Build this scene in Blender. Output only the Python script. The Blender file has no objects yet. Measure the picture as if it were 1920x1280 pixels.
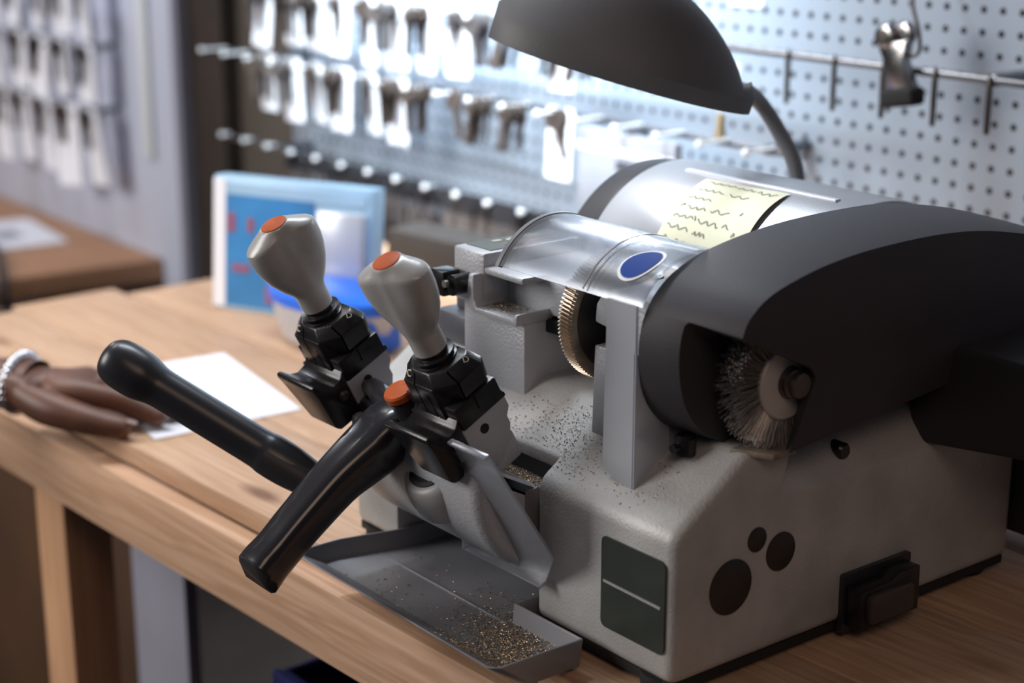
import bpy, bmesh, math, random
from mathutils import Vector, Matrix
R = math.radians
ZB = 0.9                      # bench top height; machine coordinates sit on it
scene = bpy.context.scene
col = scene.collection
random.seed(7)

# ------------------------------------------------------------------ materials
def new_mat(name):
    m = bpy.data.materials.new(name); m.use_nodes = True
    nt = m.node_tree
    return m, nt, nt.nodes['Principled BSDF'], nt.nodes['Material Output']

def mat(name, c, rough=.5, metal=0., bump=0., bscale=300., var=0., vscale=30., spec=.5, coat=0., dust=None, dscale=120., dthr=.62):
    m, nt, p, out = new_mat(name)
    p.inputs['Base Color'].default_value = (*c, 1); p.inputs['Roughness'].default_value = rough
    p.inputs['Metallic'].default_value = metal; p.inputs['Specular IOR Level'].default_value = spec
    p.inputs['Coat Weight'].default_value = coat
    tc = nt.nodes.new('ShaderNodeTexCoord')
    src = None
    if var > 0:
        n = nt.nodes.new('ShaderNodeTexNoise'); n.inputs['Scale'].default_value = vscale; n.inputs['Detail'].default_value = 4
        nt.links.new(tc.outputs['Object'], n.inputs['Vector'])
        r = nt.nodes.new('ShaderNodeValToRGB')
        r.color_ramp.elements[0].position = .3; r.color_ramp.elements[1].position = .7
        r.color_ramp.elements[0].color = (*[x*(1-var) for x in c], 1); r.color_ramp.elements[1].color = (*[min(1, x*(1+var)) for x in c], 1)
        nt.links.new(n.outputs['Fac'], r.inputs['Fac']); src = r.outputs['Color']
        nt.links.new(src, p.inputs['Base Color'])
    if dust:
        n = nt.nodes.new('ShaderNodeTexNoise'); n.inputs['Scale'].default_value = dscale; n.inputs['Detail'].default_value = 5
        nt.links.new(tc.outputs['Object'], n.inputs['Vector'])
        r = nt.nodes.new('ShaderNodeValToRGB')
        r.color_ramp.elements[0].position = dthr; r.color_ramp.elements[1].position = dthr+.06
        nt.links.new(n.outputs['Fac'], r.inputs['Fac'])
        mx = nt.nodes.new('ShaderNodeMix'); mx.data_type = 'RGBA'
        nt.links.new(r.outputs['Color'], mx.inputs[0])
        if src: nt.links.new(src, mx.inputs[6])
        else: mx.inputs[6].default_value = (*c, 1)
        mx.inputs[7].default_value = (*dust, 1)
        nt.links.new(mx.outputs[2], p.inputs['Base Color'])
    if bump > 0:
        n = nt.nodes.new('ShaderNodeTexNoise'); n.inputs['Scale'].default_value = bscale; n.inputs['Detail'].default_value = 2
        nt.links.new(tc.outputs['Object'], n.inputs['Vector'])
        b = nt.nodes.new('ShaderNodeBump'); b.inputs['Strength'].default_value = bump; b.inputs['Distance'].default_value = .002
        nt.links.new(n.outputs['Fac'], b.inputs['Height']); nt.links.new(b.outputs['Normal'], p.inputs['Normal'])
    return m

def wood(name, light, dark, stretch=(1.6, 30, 30), rough=.55, bands=14):
    m, nt, p, out = new_mat(name)
    tc = nt.nodes.new('ShaderNodeTexCoord'); mp = nt.nodes.new('ShaderNodeMapping')
    mp.inputs['Scale'].default_value = stretch
    nt.links.new(tc.outputs['Object'], mp.inputs['Vector'])
    n = nt.nodes.new('ShaderNodeTexNoise'); n.inputs['Scale'].default_value = 1.6; n.inputs['Detail'].default_value = 3; n.inputs['Distortion'].default_value = .6
    nt.links.new(mp.outputs['Vector'], n.inputs['Vector'])
    mul = nt.nodes.new('ShaderNodeMath'); mul.operation = 'MULTIPLY'; mul.inputs[1].default_value = bands
    nt.links.new(n.outputs['Fac'], mul.inputs[0])
    fr = nt.nodes.new('ShaderNodeMath'); fr.operation = 'PINGPONG'; fr.inputs[1].default_value = 1.0
    nt.links.new(mul.outputs[0], fr.inputs[0])
    n2 = nt.nodes.new('ShaderNodeTexNoise'); n2.inputs['Scale'].default_value = 5; n2.inputs['Detail'].default_value = 6
    nt.links.new(mp.outputs['Vector'], n2.inputs['Vector'])
    add = nt.nodes.new('ShaderNodeMath'); add.operation = 'MULTIPLY_ADD'; add.inputs[1].default_value = .45
    nt.links.new(fr.outputs[0], add.inputs[0]); nt.links.new(n2.outputs['Fac'], add.inputs[2])
    r = nt.nodes.new('ShaderNodeValToRGB')
    r.color_ramp.elements[0].position = .35; r.color_ramp.elements[1].position = .95
    r.color_ramp.elements[0].color = (*light, 1); r.color_ramp.elements[1].color = (*dark, 1)
    nt.links.new(add.outputs[0], r.inputs['Fac'])
    # knots
    mk2 = nt.nodes.new('ShaderNodeMapping'); mk2.inputs['Scale'].default_value = (2.6, 8, 8)
    nt.links.new(tc.outputs['Object'], mk2.inputs['Vector'])
    v = nt.nodes.new('ShaderNodeTexVoronoi'); v.inputs['Scale'].default_value = 1.3
    nt.links.new(mk2.outputs['Vector'], v.inputs['Vector'])
    kr = nt.nodes.new('ShaderNodeValToRGB'); kr.color_ramp.elements[0].position = .05; kr.color_ramp.elements[1].position = .14
    kr.color_ramp.elements[0].color = (1, 1, 1, 1); kr.color_ramp.elements[1].color = (0, 0, 0, 1)
    nt.links.new(v.outputs['Distance'], kr.inputs['Fac'])
    mx = nt.nodes.new('ShaderNodeMix'); mx.data_type = 'RGBA'
    nt.links.new(kr.outputs['Color'], mx.inputs[0]); nt.links.new(r.outputs['Color'], mx.inputs[6])
    mx.inputs[7].default_value = (dark[0]*.45, dark[1]*.38, dark[2]*.35, 1)
    nt.links.new(mx.outputs[2], p.inputs['Base Color'])
    p.inputs['Roughness'].default_value = rough; p.inputs['Specular IOR Level'].default_value = .3
    b = nt.nodes.new('ShaderNodeBump'); b.inputs['Strength'].default_value = .12; b.inputs['Distance'].default_value = .002
    nt.links.new(add.outputs[0], b.inputs['Height']); nt.links.new(b.outputs['Normal'], p.inputs['Normal'])
    return m

def pegboard_mat(name, c, sx, sz, px, pz, rad):
    m, nt, p, out = new_mat(name)
    tc = nt.nodes.new('ShaderNodeTexCoord'); sp = nt.nodes.new('ShaderNodeSeparateXYZ')
    nt.links.new(tc.outputs['Object'], sp.inputs[0])
    def M(op, a, b=None, c_=None):
        n = nt.nodes.new('ShaderNodeMath'); n.operation = op
        for i, v in enumerate((a, b, c_)):
            if v is None: continue
            if isinstance(v, (int, float)): n.inputs[i].default_value = v
            else: nt.links.new(v, n.inputs[i])
        return n.outputs[0]
    def cell(o, s, ph):
        f = M('FRACT', M('MULTIPLY_ADD', o, 1/s, 1000.5 - ph/s))
        return M('MULTIPLY', M('SUBTRACT', f, .5), s)
    dx = cell(sp.outputs['X'], sx, px); dz = cell(sp.outputs['Z'], sz, pz)
    d = M('SQRT', M('ADD', M('MULTIPLY', dx, dx), M('MULTIPLY', dz, dz)))
    hole = M('LESS_THAN', d, rad)
    mx = nt.nodes.new('ShaderNodeMix'); mx.data_type = 'RGBA'
    nt.links.new(hole, mx.inputs[0]); mx.inputs[6].default_value = (*c, 1); mx.inputs[7].default_value = (.004, .004, .006, 1)
    nt.links.new(mx.outputs[2], p.inputs['Base Color']); p.inputs['Roughness'].default_value = .45
    return m

def clear_mat(name, tint, trans=.6, rough=.12, diff=.12):
    m, nt, p, out = new_mat(name)
    nt.nodes.remove(p)
    t = nt.nodes.new('ShaderNodeBsdfTransparent'); t.inputs[0].default_value = (*tint, 1)
    g = nt.nodes.new('ShaderNodeBsdfGlossy'); g.inputs['Roughness'].default_value = rough; g.inputs[0].default_value = (.95, .97, 1, 1)
    d = nt.nodes.new('ShaderNodeBsdfDiffuse'); d.inputs[0].default_value = (.75, .77, .82, 1)
    fr = nt.nodes.new('ShaderNodeFresnel'); fr.inputs[0].default_value = 1.5
    ma = nt.nodes.new('ShaderNodeMath'); ma.operation = 'MULTIPLY_ADD'; ma.inputs[1].default_value = .7; ma.inputs[2].default_value = 1-trans-diff
    nt.links.new(fr.outputs[0], ma.inputs[0])
    m1 = nt.nodes.new('ShaderNodeMixShader'); m2 = nt.nodes.new('ShaderNodeMixShader')
    m1.inputs[0].default_value = diff
    nt.links.new(t.outputs[0], m1.inputs[1]); nt.links.new(d.outputs[0], m1.inputs[2])
    nt.links.new(ma.outputs[0], m2.inputs[0]); nt.links.new(m1.outputs[0], m2.inputs[1]); nt.links.new(g.outputs[0], m2.inputs[2])
    nt.links.new(m2.outputs[0], out.inputs[0])
    return m

SILVER = mat('hammered_silver_paint', (.42, .43, .46), .42, .25, bump=.22, bscale=420, var=.10, vscale=14)
DECK = mat('dusty_silver_paint', (.40, .395, .39), .5, .15, bump=.22, bscale=420, var=.16, vscale=18, dust=(.14, .12, .10), dscale=300, dthr=.71)
SATIN = mat('satin_silver_housing', (.33, .34, .37), .36, .4, bump=.05, bscale=500, var=.08, vscale=12)
CHARC = mat('charcoal_plastic', (.034, .031, .038), .58, 0, bump=.12, bscale=900, var=.10, vscale=12, spec=.32)
CHARC2 = mat('dark_plastic', (.022, .021, .025), .5, 0, bump=.08, bscale=700)
BLACKG = mat('glossy_black', (.022, .021, .025), .24, 0, coat=.25)
BLACKS = mat('satin_black_grip', (.022, .022, .027), .33, 0)
BLACKM = mat('black_anodised_metal', (.018, .017, .019), .27, .35, var=.3, vscale=60, bump=.05, bscale=500)
RUBBER = mat('black_rubber', (.01, .01, .01), .8)
KNOBG = mat('worn_grey_knob_paint', (.42, .415, .41), .34, .1, bump=.04, bscale=300, var=.12, vscale=40)
ORANGE = mat('orange_plastic', (.42, .082, .018), .5, 0, var=.1, vscale=150, spec=.2)
STEEL = mat('dull_steel', (.42, .38, .34), .35, .9, var=.2, vscale=80)
CUTTER = mat('bronze_cutter_steel', (.44, .35, .27), .33, .85, var=.3, vscale=90)
DARKSTEEL = mat('dark_steel', (.10, .09, .085), .4, .8, var=.2, vscale=60)
BRISTLE = mat('wire_bristle', (.30, .28, .27), .4, .6)
HUB = mat('brush_hub', (.46, .43, .42), .45, .1)
CHROME = mat('chrome', (.62, .63, .66), .16, 1.)
CLIPC = mat('worn_clip_chrome', (.34, .335, .34), .22, 1., var=.2, vscale=80)
DULLCH = mat('dull_chrome', (.20, .21, .235), .26, .85)
GREENPL = mat('dark_green_plate', (.030, .036, .031), .3, 0, var=.15, vscale=25)
LINEW = mat('pale_line', (.30, .31, .30), .5)
WHITE = mat('white_print', (.75, .75, .74), .6)
BLUE = mat('blue_sticker', (.016, .055, .28), .6, spec=.15)
STWHITE = mat('sticker_white', (.82, .83, .86), .4)
NOTE = mat('yellow_note_paper', (.70, .705, .54), .8, var=.04, vscale=30)
INK = mat('dark_green_ink', (.19, .23, .18), .8)
TRAY = mat('grey_tray_paint', (.25, .255, .28), .36, .25, var=.08, vscale=20, dust=(.045, .04, .035), dscale=230, dthr=.70)
OLIVE = mat('olive_plate', (.06, .065, .052), .5, 0, var=.15, vscale=60)
LAMPC = mat('lamp_charcoal', (.100, .098, .106), .5, 0, bump=.12, bscale=900, var=.08, vscale=12, spec=.4)
SHAV1 = mat('brass_shavings', (.44, .33, .21), .42, .6)
SHAV2 = mat('dark_shavings', (.10, .08, .06), .6, .2)
CLEAR = clear_mat('clear_plastic', (.90, .92, .95), trans=.86, rough=.17, diff=.10)
FLAP = clear_mat('milky_plastic_flap', (.86, .88, .92), trans=.48, rough=.25, diff=.42)
PLEXI = clear_mat('dusty_plexiglass', (.88, .88, .90), trans=.78, rough=.25, diff=.15)
PINE = wood('pale_pine', (.56, .375, .255), (.42, .255, .155))
PINE_RAIL = wood('pine_rail', (.60, .385, .26), (.44, .26, .16), stretch=(1.2, 26, 26), bands=12)
PINE_V = wood('pine_post', (.58, .34, .20), (.46, .25, .135), stretch=(26, 26, 1.2))
DESKW = wood('brown_desk', (.52, .285, .165), (.42, .22, .12), stretch=(1.0, 18, 18))
PEG = pegboard_mat('white_pegboard', (.33, .39, .475), .0240, .0236, -.6451, .2625+ZB, .0039)
PANELW = mat('pale_blue_grey_panel', (.50, .53, .64), .5, var=.05, vscale=4)
PANELD = mat('grey_panel_edge', (.20, .20, .25), .5)
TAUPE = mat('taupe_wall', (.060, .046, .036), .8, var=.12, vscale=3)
DBROWN = mat('dark_brown', (.022, .013, .009), .7, var=.2, vscale=9)
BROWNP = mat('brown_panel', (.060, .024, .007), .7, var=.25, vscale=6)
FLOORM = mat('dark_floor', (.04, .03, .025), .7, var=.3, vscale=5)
GREYP = mat('lavender_grey_panel', (.26, .26, .32), .5, var=.05, vscale=6)
IVORY = mat('ivory_letters', (.6, .58, .47), .6)
FADED = mat('faded_print', (.42, .40, .34), .6)
PAPER = mat('white_paper', (.80, .80, .86), .7, var=.02, vscale=9)
CARD = mat('white_card', (.86, .88, .95), .6)
KNI = mat('nickel_key', (.15, .135, .135), .42, .6, var=.2, vscale=40)
KBR = mat('dull_brass_key', (.085, .066, .058), .48, .4, var=.3, vscale=40)
KBL = mat('black_key_head', (.012, .012, .016), .5)
SKIN = mat('dark_brown_skin', (.115, .046, .027), .48, 0, bump=.1, bscale=260, var=.22, vscale=28)
NAIL = mat('nail', (.30, .20, .18), .3)
BLUEP = mat('blue_printed_card', (.03, .22, .52), .4, var=.25, vscale=9)
LBLUE = mat('pale_blue_card', (.35, .55, .75), .4, var=.1, vscale=9)
REDP = mat('red_print', (.28, .09, .16), .5)
ORP = mat('salmon_print', (.55, .16, .09), .5)
CLBAG = clear_mat('clear_blue_plastic', (.72, .82, .98), trans=.25, rough=.25, diff=.62)
BRBLUE = mat('bright_blue_plastic', (.01, .14, .75), .35)
NAVY = mat('navy_plastic', (.004, .008, .075), .5)
CABLE = mat('black_cable', (.012, .012, .014), .45)
GREYPK = mat('grey_packaging', (.32, .33, .38), .4, var=.1, vscale=10)
DGREY = mat('dark_grey_print', (.07, .07, .09), .5)
LAMPD = mat('lamp_diffuser', (.9, .9, .9), .5)
_p = LAMPD.node_tree.nodes['Principled BSDF']; _p.inputs['Emission Color'].default_value = (.9, .95, 1, 1); _p.inputs['Emission Strength'].default_value = 6

# ------------------------------------------------------------------ mesh helpers
def prism(bm, pts, a, b, ax='x'):
    """polygon (two free coordinates) extruded from a to b along ax"""
    def P(u, v, w): return {'x': (w, u, v), 'y': (u, w, v), 'z': (u, v, w)}[ax]
    v0 = [bm.verts.new(P(u, v, a)) for u, v in pts]; v1 = [bm.verts.new(P(u, v, b)) for u, v in pts]
    n = len(pts); f = [bm.faces.new(v0), bm.faces.new(v1[::-1])]
    for i in range(n): f.append(bm.faces.new([v0[(i+1) % n], v0[i], v1[i], v1[(i+1) % n]]))
    bmesh.ops.recalc_face_normals(bm, faces=f)
    return v0 + v1

def box(bm, x0, x1, y0, y1, z0, z1, bev=0., seg=2):
    t = bmesh.new(); prism(t, [(x0, y0), (x1, y0), (x1, y1), (x0, y1)], z0, z1, 'z')
    if bev > 0: bmesh.ops.bevel(t, geom=t.edges[:], offset=bev, segments=seg, affect='EDGES', profile=.5)
    merge(bm, t)

def merge(bm, t, M=None):
    me = bpy.data.meshes.new('tmp')
    if M is not None: t.transform(M)
    t.to_mesh(me); t.free(); bm.from_mesh(me); bpy.data.meshes.remove(me)

def bevel_all(bm, w, seg=3, ang=30):
    es = [e for e in bm.edges if len(e.link_faces) == 2 and e.calc_face_angle(0) > R(ang)]
    bmesh.ops.bevel(bm, geom=es, offset=w, segments=seg, affect='EDGES', profile=.5)

def rings(bm, rs, cap0=True, cap1=True):
    vs = [[bm.verts.new(p) for p in r] for r in rs]; n = len(rs[0]); fs = []
    for a, b in zip(vs[:-1], vs[1:]):
        for i in range(n): fs.append(bm.faces.new([a[i], a[(i+1) % n], b[(i+1) % n], b[i]]))
    if cap0: fs.append(bm.faces.new(vs[0][::-1]))
    if cap1: fs.append(bm.faces.new(vs[-1]))
    bmesh.ops.recalc_face_normals(bm, faces=fs)

def lathe(bm, prof, c, ax='z', n=40):
    """profile of (radius, height) turned about an axis through c"""
    rs = []
    for r, h in prof:
        ring = []
        for i in range(n):
            a = 2*math.pi*i/n; u, v = r*math.cos(a), r*math.sin(a)
            ring.append({'z': (c[0]+u, c[1]+v, c[2]+h), 'x': (c[0]+h, c[1]+u, c[2]+v), 'y': (c[0]+v, c[1]+h, c[2]+u)}[ax])
        rs.append(ring)
    rings(bm, rs)

def catmull(pts, sub):
    out = []; n = len(pts)
    P = [Vector(p) for p in pts]
    for i in range(n-1):
        p0, p1, p2, p3 = P[max(i-1, 0)], P[i], P[i+1], P[min(i+2, n-1)]
        for k in range(sub):
            t = k/sub
            out.append(.5*((2*p1)+(p2-p0)*t+(2*p0-5*p1+4*p2-p3)*t*t+(3*p1-p0-3*p2+p3)*t**3))
    out.append(P[-1]); return out

def tube(bm, pts, rad, n=16, sub=1, flat=1., up=(0, 0, 1)):
    if sub > 1:
        q = catmull([(*p, r) if False else Vector((p[0], p[1], p[2], r)) for p, r in zip(pts, rad if hasattr(rad, '__len__') else [rad]*len(pts))], sub)
        rad = [v[3] for v in q]; pts = [v.to_3d() for v in q]
    pts = [Vector(p) for p in pts]; rs = []
    if not hasattr(rad, '__len__'): rad = [rad]*len(pts)
    for i, p in enumerate(pts):
        t = (pts[min(i+1, len(pts)-1)]-pts[max(i-1, 0)]).normalized()
        s = t.cross(Vector(up)).normalized(); u = s.cross(t).normalized()
        rs.append([p+(s*math.cos(2*math.pi*k/n)+u*math.sin(2*math.pi*k/n)*flat)*rad[i] for k in range(n)])
    rings(bm, rs)

def obj(name, bm, m, parent=None, smooth=35, mats=()):
    me = bpy.data.meshes.new(name); bm.normal_update(); bm.to_mesh(me); bm.free()
    me.materials.append(m)
    for x in mats: me.materials.append(x)
    if smooth:
        me.polygons.foreach_set('use_smooth', [True]*len(me.polygons)); me.set_sharp_from_angle(angle=R(smooth))
    o = bpy.data.objects.new(name, me); col.objects.link(o)
    if parent: o.parent = parent
    return o

def apply_mods(o):
    bpy.context.view_layer.update(); dg = bpy.context.evaluated_depsgraph_get(); dg.update()
    me = bpy.data.meshes.new_from_object(o.evaluated_get(dg))
    old = o.data; o.modifiers.clear(); o.data = me; bpy.data.meshes.remove(old)
    me.name = o.name

def cut(o, cutters, bevel=0., seg=2, ang=35, smooth=35):
    tmp = []
    for c in cutters:
        t = obj('cutter', c, RUBBER, o.parent, smooth=0); tmp.append(t)
        md = o.modifiers.new('b', 'BOOLEAN'); md.operation = 'DIFFERENCE'; md.solver = 'EXACT'; md.object = t
    if bevel > 0:
        md = o.modifiers.new('v', 'BEVEL'); md.width = bevel; md.segments = seg; md.limit_method = 'ANGLE'; md.angle_limit = R(ang); md.use_clamp_overlap = True
    apply_mods(o)
    for t in tmp:
        me = t.data; bpy.data.objects.remove(t); bpy.data.meshes.remove(me)
    me = o.data
    me.polygons.foreach_set('use_smooth', [True]*len(me.polygons)); me.set_sharp_from_angle(angle=R(smooth))
    for i in range(len(me.materials)-1, 0, -1):
        if me.materials[i] == RUBBER and me.materials[0] != RUBBER: me.materials.pop(index=i)

def bevmod(o, w, seg=3, ang=35):
    cut(o, [], w, seg, ang)

def thing(name, label, cat, loc=(0, 0, ZB), rotz=0, group=None):
    o = bpy.data.objects.new(name, None); col.objects.link(o); o.empty_display_size = .05
    o.location = loc; o.rotation_euler = (0, 0, rotz)
    return tag(o, label, cat, group)

def tag(o, label, cat, group=None, kind=None):
    o['label'] = label; o['category'] = cat
    if group: o['group'] = group
    if kind: o['kind'] = kind
    return o

def struct(o): o['kind'] = 'structure'; return o

def text_bm(txt, size, M, depth=.0003):
    cu = bpy.data.curves.new('txt', 'FONT'); cu.body = txt; cu.size = size; cu.extrude = depth; cu.align_x = 'CENTER'; cu.align_y = 'CENTER'
    o = bpy.data.objects.new('txt', cu); col.objects.link(o)
    dg = bpy.context.evaluated_depsgraph_get(); dg.update()
    me = bpy.data.meshes.new_from_object(o.evaluated_get(dg))
    b = bmesh.new(); b.from_mesh(me); b.transform(M)
    bpy.data.objects.remove(o); bpy.data.curves.remove(cu); bpy.data.meshes.remove(me)
    return b

# ================================================================== THE KEY CUTTING MACHINE
# machine coordinates: x along its width (0 = right side), y into depth (0 = front), z up from bench
mach = thing('key_cutting_machine', 'silver grey key cutting machine with dark hood standing on the pine bench', 'machine')

# ---- body
b = bmesh.new()
prism(b, [(0, .012), (0, .123), (.07, .171), (.378, .171), (.378, .012)], -.396, 0)
bmesh.ops.bevel(b, geom=b.edges[:], offset=.009, segments=4, affect='EDGES', profile=.5)
body = obj('body', b, DECK, mach)
c1 = bmesh.new(); prism(c1, [(-.05, -.02), (.108, -.02), (.108, .126), (.02, .126), (.02, .30), (-.05, .30)], -.331, -.146)
c2 = bmesh.new()   # sloping chamfer along the right hand top edge
q0 = [(.03, .075, .128), (-.042, .115, .180), (.03, .115, .180)]
q1 = [(.03, .45, .128), (-.042, .45, .180), (.03, .45, .180)]
q0[0] = (.004, .100, .1255); q1[0] = (.004, .45, .1255)
va = [c2.verts.new(p) for p in q0]; vb = [c2.verts.new(p) for p in q1]
c2.faces.new(va); c2.faces.new(vb[::-1])
for i in range(3): c2.faces.new([va[(i+1) % 3], va[i], vb[i], vb[(i+1) % 3]])
bmesh.ops.recalc_face_normals(c2, faces=c2.faces[:])
cut(body, [c1, c2], .0022, 2, 40)
for (x, y) in ((-.374, .018), (-.374, .35), (-.025, .018), (-.025, .35)):
    f = bmesh.new(); lathe(f, [(.017, .0), (.018, .003), (.018, .0125)], (x, y, 0), n=28); obj('foot', f, RUBBER, mach)
f = bmesh.new(); prism(f, [(-.392, .004), (-.334, .004), (-.334, .112), (-.143, .112), (-.143, .004), (-.004, .004), (-.004, .374), (-.392, .374)], .006, .0128, 'z'); obj('base_plate', f, RUBBER, mach)

# ---- label plate on the front
def rrect(x0, x1, z0, z1, r, n=6):
    out = []
    for cx, cz, a0 in ((x1-r, z1-r, 0), (x0+r, z1-r, 90), (x0+r, z0+r, 180), (x1-r, z0+r, 270)):
        for k in range(n+1):
            a = R(a0+90*k/n); out.append((cx+r*math.cos(a), cz+r*math.sin(a)))
    return out
f = bmesh.new(); prism(f, rrect(-.0735, -.0078, .0345, .1040, .005), -.0014, .0005, 'y'); pl = obj('label_plate', f, GREENPL, mach)
f = bmesh.new(); prism(f, [(-.0705, .0710), (-.0115, .0702), (-.0115, .0684), (-.0705, .0692)], -.0021, -.001, 'y'); obj('label_line', f, LINEW, pl)

# ---- blind caps on the right side
for (y, z, r) in ((.054, .0742, .0205), (.1035, .0881, .0146), (.0788, .1034, .0092)):
    f = bmesh.new(); lathe(f, [(r, -.001), (r, .0008), (r-.001, .0014), (.0005, .0016)], (0, y, z), 'x', 40); obj('hole_cap', f, mat('brown_black_cap', (.018, .013, .011), .5) if r > .02 else bpy.data.materials['brown_black_cap'], mach)

# ---- rocker switch
f = bmesh.new(); prism(f, rrect(.1695, .2460, .0050, .0520, .002, 3), -.001, .004); sw = obj('power_switch', f, BLACKS, mach)
f = bmesh.new(); prism(f, [(.172, .012), (.239, .012), (.239, .048), (.215, .048), (.205, .0435), (.172, .0435)], .003, .0195); bevel_all(f, .0015, 2); obj('switch_housing', f, BLACKM, sw)
f = bmesh.new(); prism(f, rrect(.178, .227, .0165, .0395, .005, 4), .018, .0245); bevel_all(f, .0012, 2); obj('rocker', f, mat('smoky_rocker', (.045, .038, .034), .25), sw)
o = bpy.data.objects.get('power_switch')

# ---- wheel guard column beside the cutter
f = bmesh.new()
pf = [(-.1395, .135), (-.1365, .221), (-.1215, .221), (-.1215, .236), (-.1365, .238), (-.135, .252), (-.128, .262), (-.118, .266), (-.066, .266), (-.066, .135)]
prism(f, pf, .044, .12, 'y'); bevel_all(f, .002, 2); obj('spindle_column', f, SILVER, mach)
# ---- cutter wheel
def gear(bm, x0, x1, c, r0, r1, n, twist=.0):
    pa, pb = [], []
    for i in range(n):
        for k, r in ((0, r0), (.3, r1), (.62, r1), (.9, r0)):
            a = 2*math.pi*(i+k)/n
            pa.append((x0, c[0]+r*math.cos(a), c[1]+r*math.sin(a))); a += twist
            pb.append((x1, c[0]+r*math.cos(a), c[1]+r*math.sin(a)))
    rings(bm, [pa, pb])
f = bmesh.new(); gear(f, -.1590, -.1470, (.078, .2345), .0470, .0502, 104, .035); wh = obj('cutter_wheel', f, CUTTER, mach, 20)
f = bmesh.new(); lathe(f, [(.041, 0), (.041, .0012), (.002, .0016)], (-.1475, .078, .2345), 'x', 48); obj('wheel_face', f, DARKSTEEL, wh)
f = bmesh.new(); lathe(f, [(.009, -.03), (.009, .04)], (-.146, .078, .2345), 'x', 24); obj('arbor', f, DARKSTEEL, mach)

# ---- left block (tracer head)
f = bmesh.new(); box(f, -.3045, -.2262, .0505, .155, .140, .2195, .002); blk = obj('tracer_block', f, SILVER, mach)
f = bmesh.new(); box(f, -.3172, -.2770, .050, .150, .2185, .2620, .0025); obj('tracer_head', f, SILVER, blk)
f = bmesh.new(); box(f, -.2775, -.2050, .074, .150, .2190, .2505, .002); box(f, -.2775, -.2290, .0505, .078, .2455, .2510, .0018); obj('head_bracket', f, SILVER, blk)
f = bmesh.new(); prism(f, [(-.2900, .2205), (-.2790, .2150), (-.2245, .2150), (-.2235, .2245), (-.2268, .2245), (-.2290, .2200), (-.2750, .2200), (-.2790, .2260), (-.2790, .2460), (-.2850, .2460)], .041, .078, 'y'); bevel_all(f, .0012, 2); obj('chip_ledge', f, SILVER, blk)
f = bmesh.new(); box(f, -.2262, -.2030, .072, .150, .206, .2165); obj('slot', f, RUBBER, blk)
f = bmesh.new(); prism(f, [(-.3130, .060), (-.2810, .060), (-.2810, .146), (-.3130, .146)], .2615, .2626, 'z'); ap = obj('arrow_plate', f, OLIVE, blk)
f = bmesh.new()
prism(f, [(-.2880, .080), (-.2835, .094), (-.2855, .0935), (-.2855, .128), (-.2885, .128), (-.2890, .0945), (-.2925, .0955)], .2625, .2632, 'z'); obj('orange_arrow', f, ORANGE, ap)
for (x, y, sx, sy) in ((-.3020, .098, .0035, .006), (-.3045, .084, .0025, .005), (-.3040, .118, .005, .011)):
    f = bmesh.new(); prism(f, [(x+sx*math.cos(2*math.pi*k/14), y+sy*math.sin(2*math.pi*k/14)) for k in range(14)], .2625, .2630, 'z'); obj('white_print', f, FADED, ap)
f = bmesh.new(); box(f, -.3215, -.3040, .030, .047, .2245, .2450, .001); lathe(f, [(.0085, 0), (.0085, .022), (.004, .024)], (-.2965, .0325, .2350), 'y', 20); tr = obj('tracer_screw', f, BLACKM, blk)
f = bmesh.new(); lathe(f, [(.003, -.003), (.003, 0)], (-.2990, .030, .2365), 'y', 14); obj('screw_pin', f, STEEL, tr)
f = bmesh.new(); box(f, -.372, -.3060, .070, .120, .170, .1950, .002); box(f, -.362, -.306, .085, .13, .195, .212, .002); obj('slide_rail', f, mat('slate_paint', (.07, .072, .085), .4), mach)

# ---- clear cover over the cutter with its front flap
CC = (.075, .238)
def arc_sheet(bm, x0, x1, c, r, a0, a1, n, th):
    pts = [(c[0]+r*math.cos(R(a0+(a1-a0)*k/n)), c[1]+r*math.sin(R(a0+(a1-a0)*k/n))) for k in range(n+1)]
    pin = [(c[0]+(r-th)*math.cos(R(a0+(a1-a0)*k/n)), c[1]+(r-th)*math.sin(R(a0+(a1-a0)*k/n))) for k in range(n+1)]
    for i in range(n):
        prism(bm, [pts[i], pts[i+1], pin[i+1], pin[i]], x0, x1) if False else None
    prism(bm, pts+pin[::-1], x0, x1)
f = bmesh.new(); arc_sheet(f, -.2184, -.0625, CC, .0626, 151.4, 25, 40, .0024)
cover = obj('clear_cover', f, CLEAR, mach)
f = bmesh.new()
prism(f, [(-.0940, .2690), (-.0640, .2690), (-.0640, .1330), (-.0655, .1320), (-.0945, .1425), (-.0965, .1450)], .0185, .0209, 'y')
obj('front_flap', f, FLAP, cover)
f = bmesh.new(); prism(f, [(.0185, .235), (.0185, .1325), (.0205, .1315), (.0515, .1475), (.0515, .225)], -.0652, -.0630); obj('side_flap', f, FLAP, cover)
f = bmesh.new(); arc_sheet(f, -.2225, -.2184, CC, .0632, 152, 25, 40, .004); obj('cover_rim', f, mat('grey_rim', (.16, .165, .18), .35), cover)
f = bmesh.new(); arc_sheet(f, -.1235, -.1220, CC, .0630, 150, 40, 40, .0006); obj('cover_seam', f, mat('seam', (.2, .2, .22), .3), cover)
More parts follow.
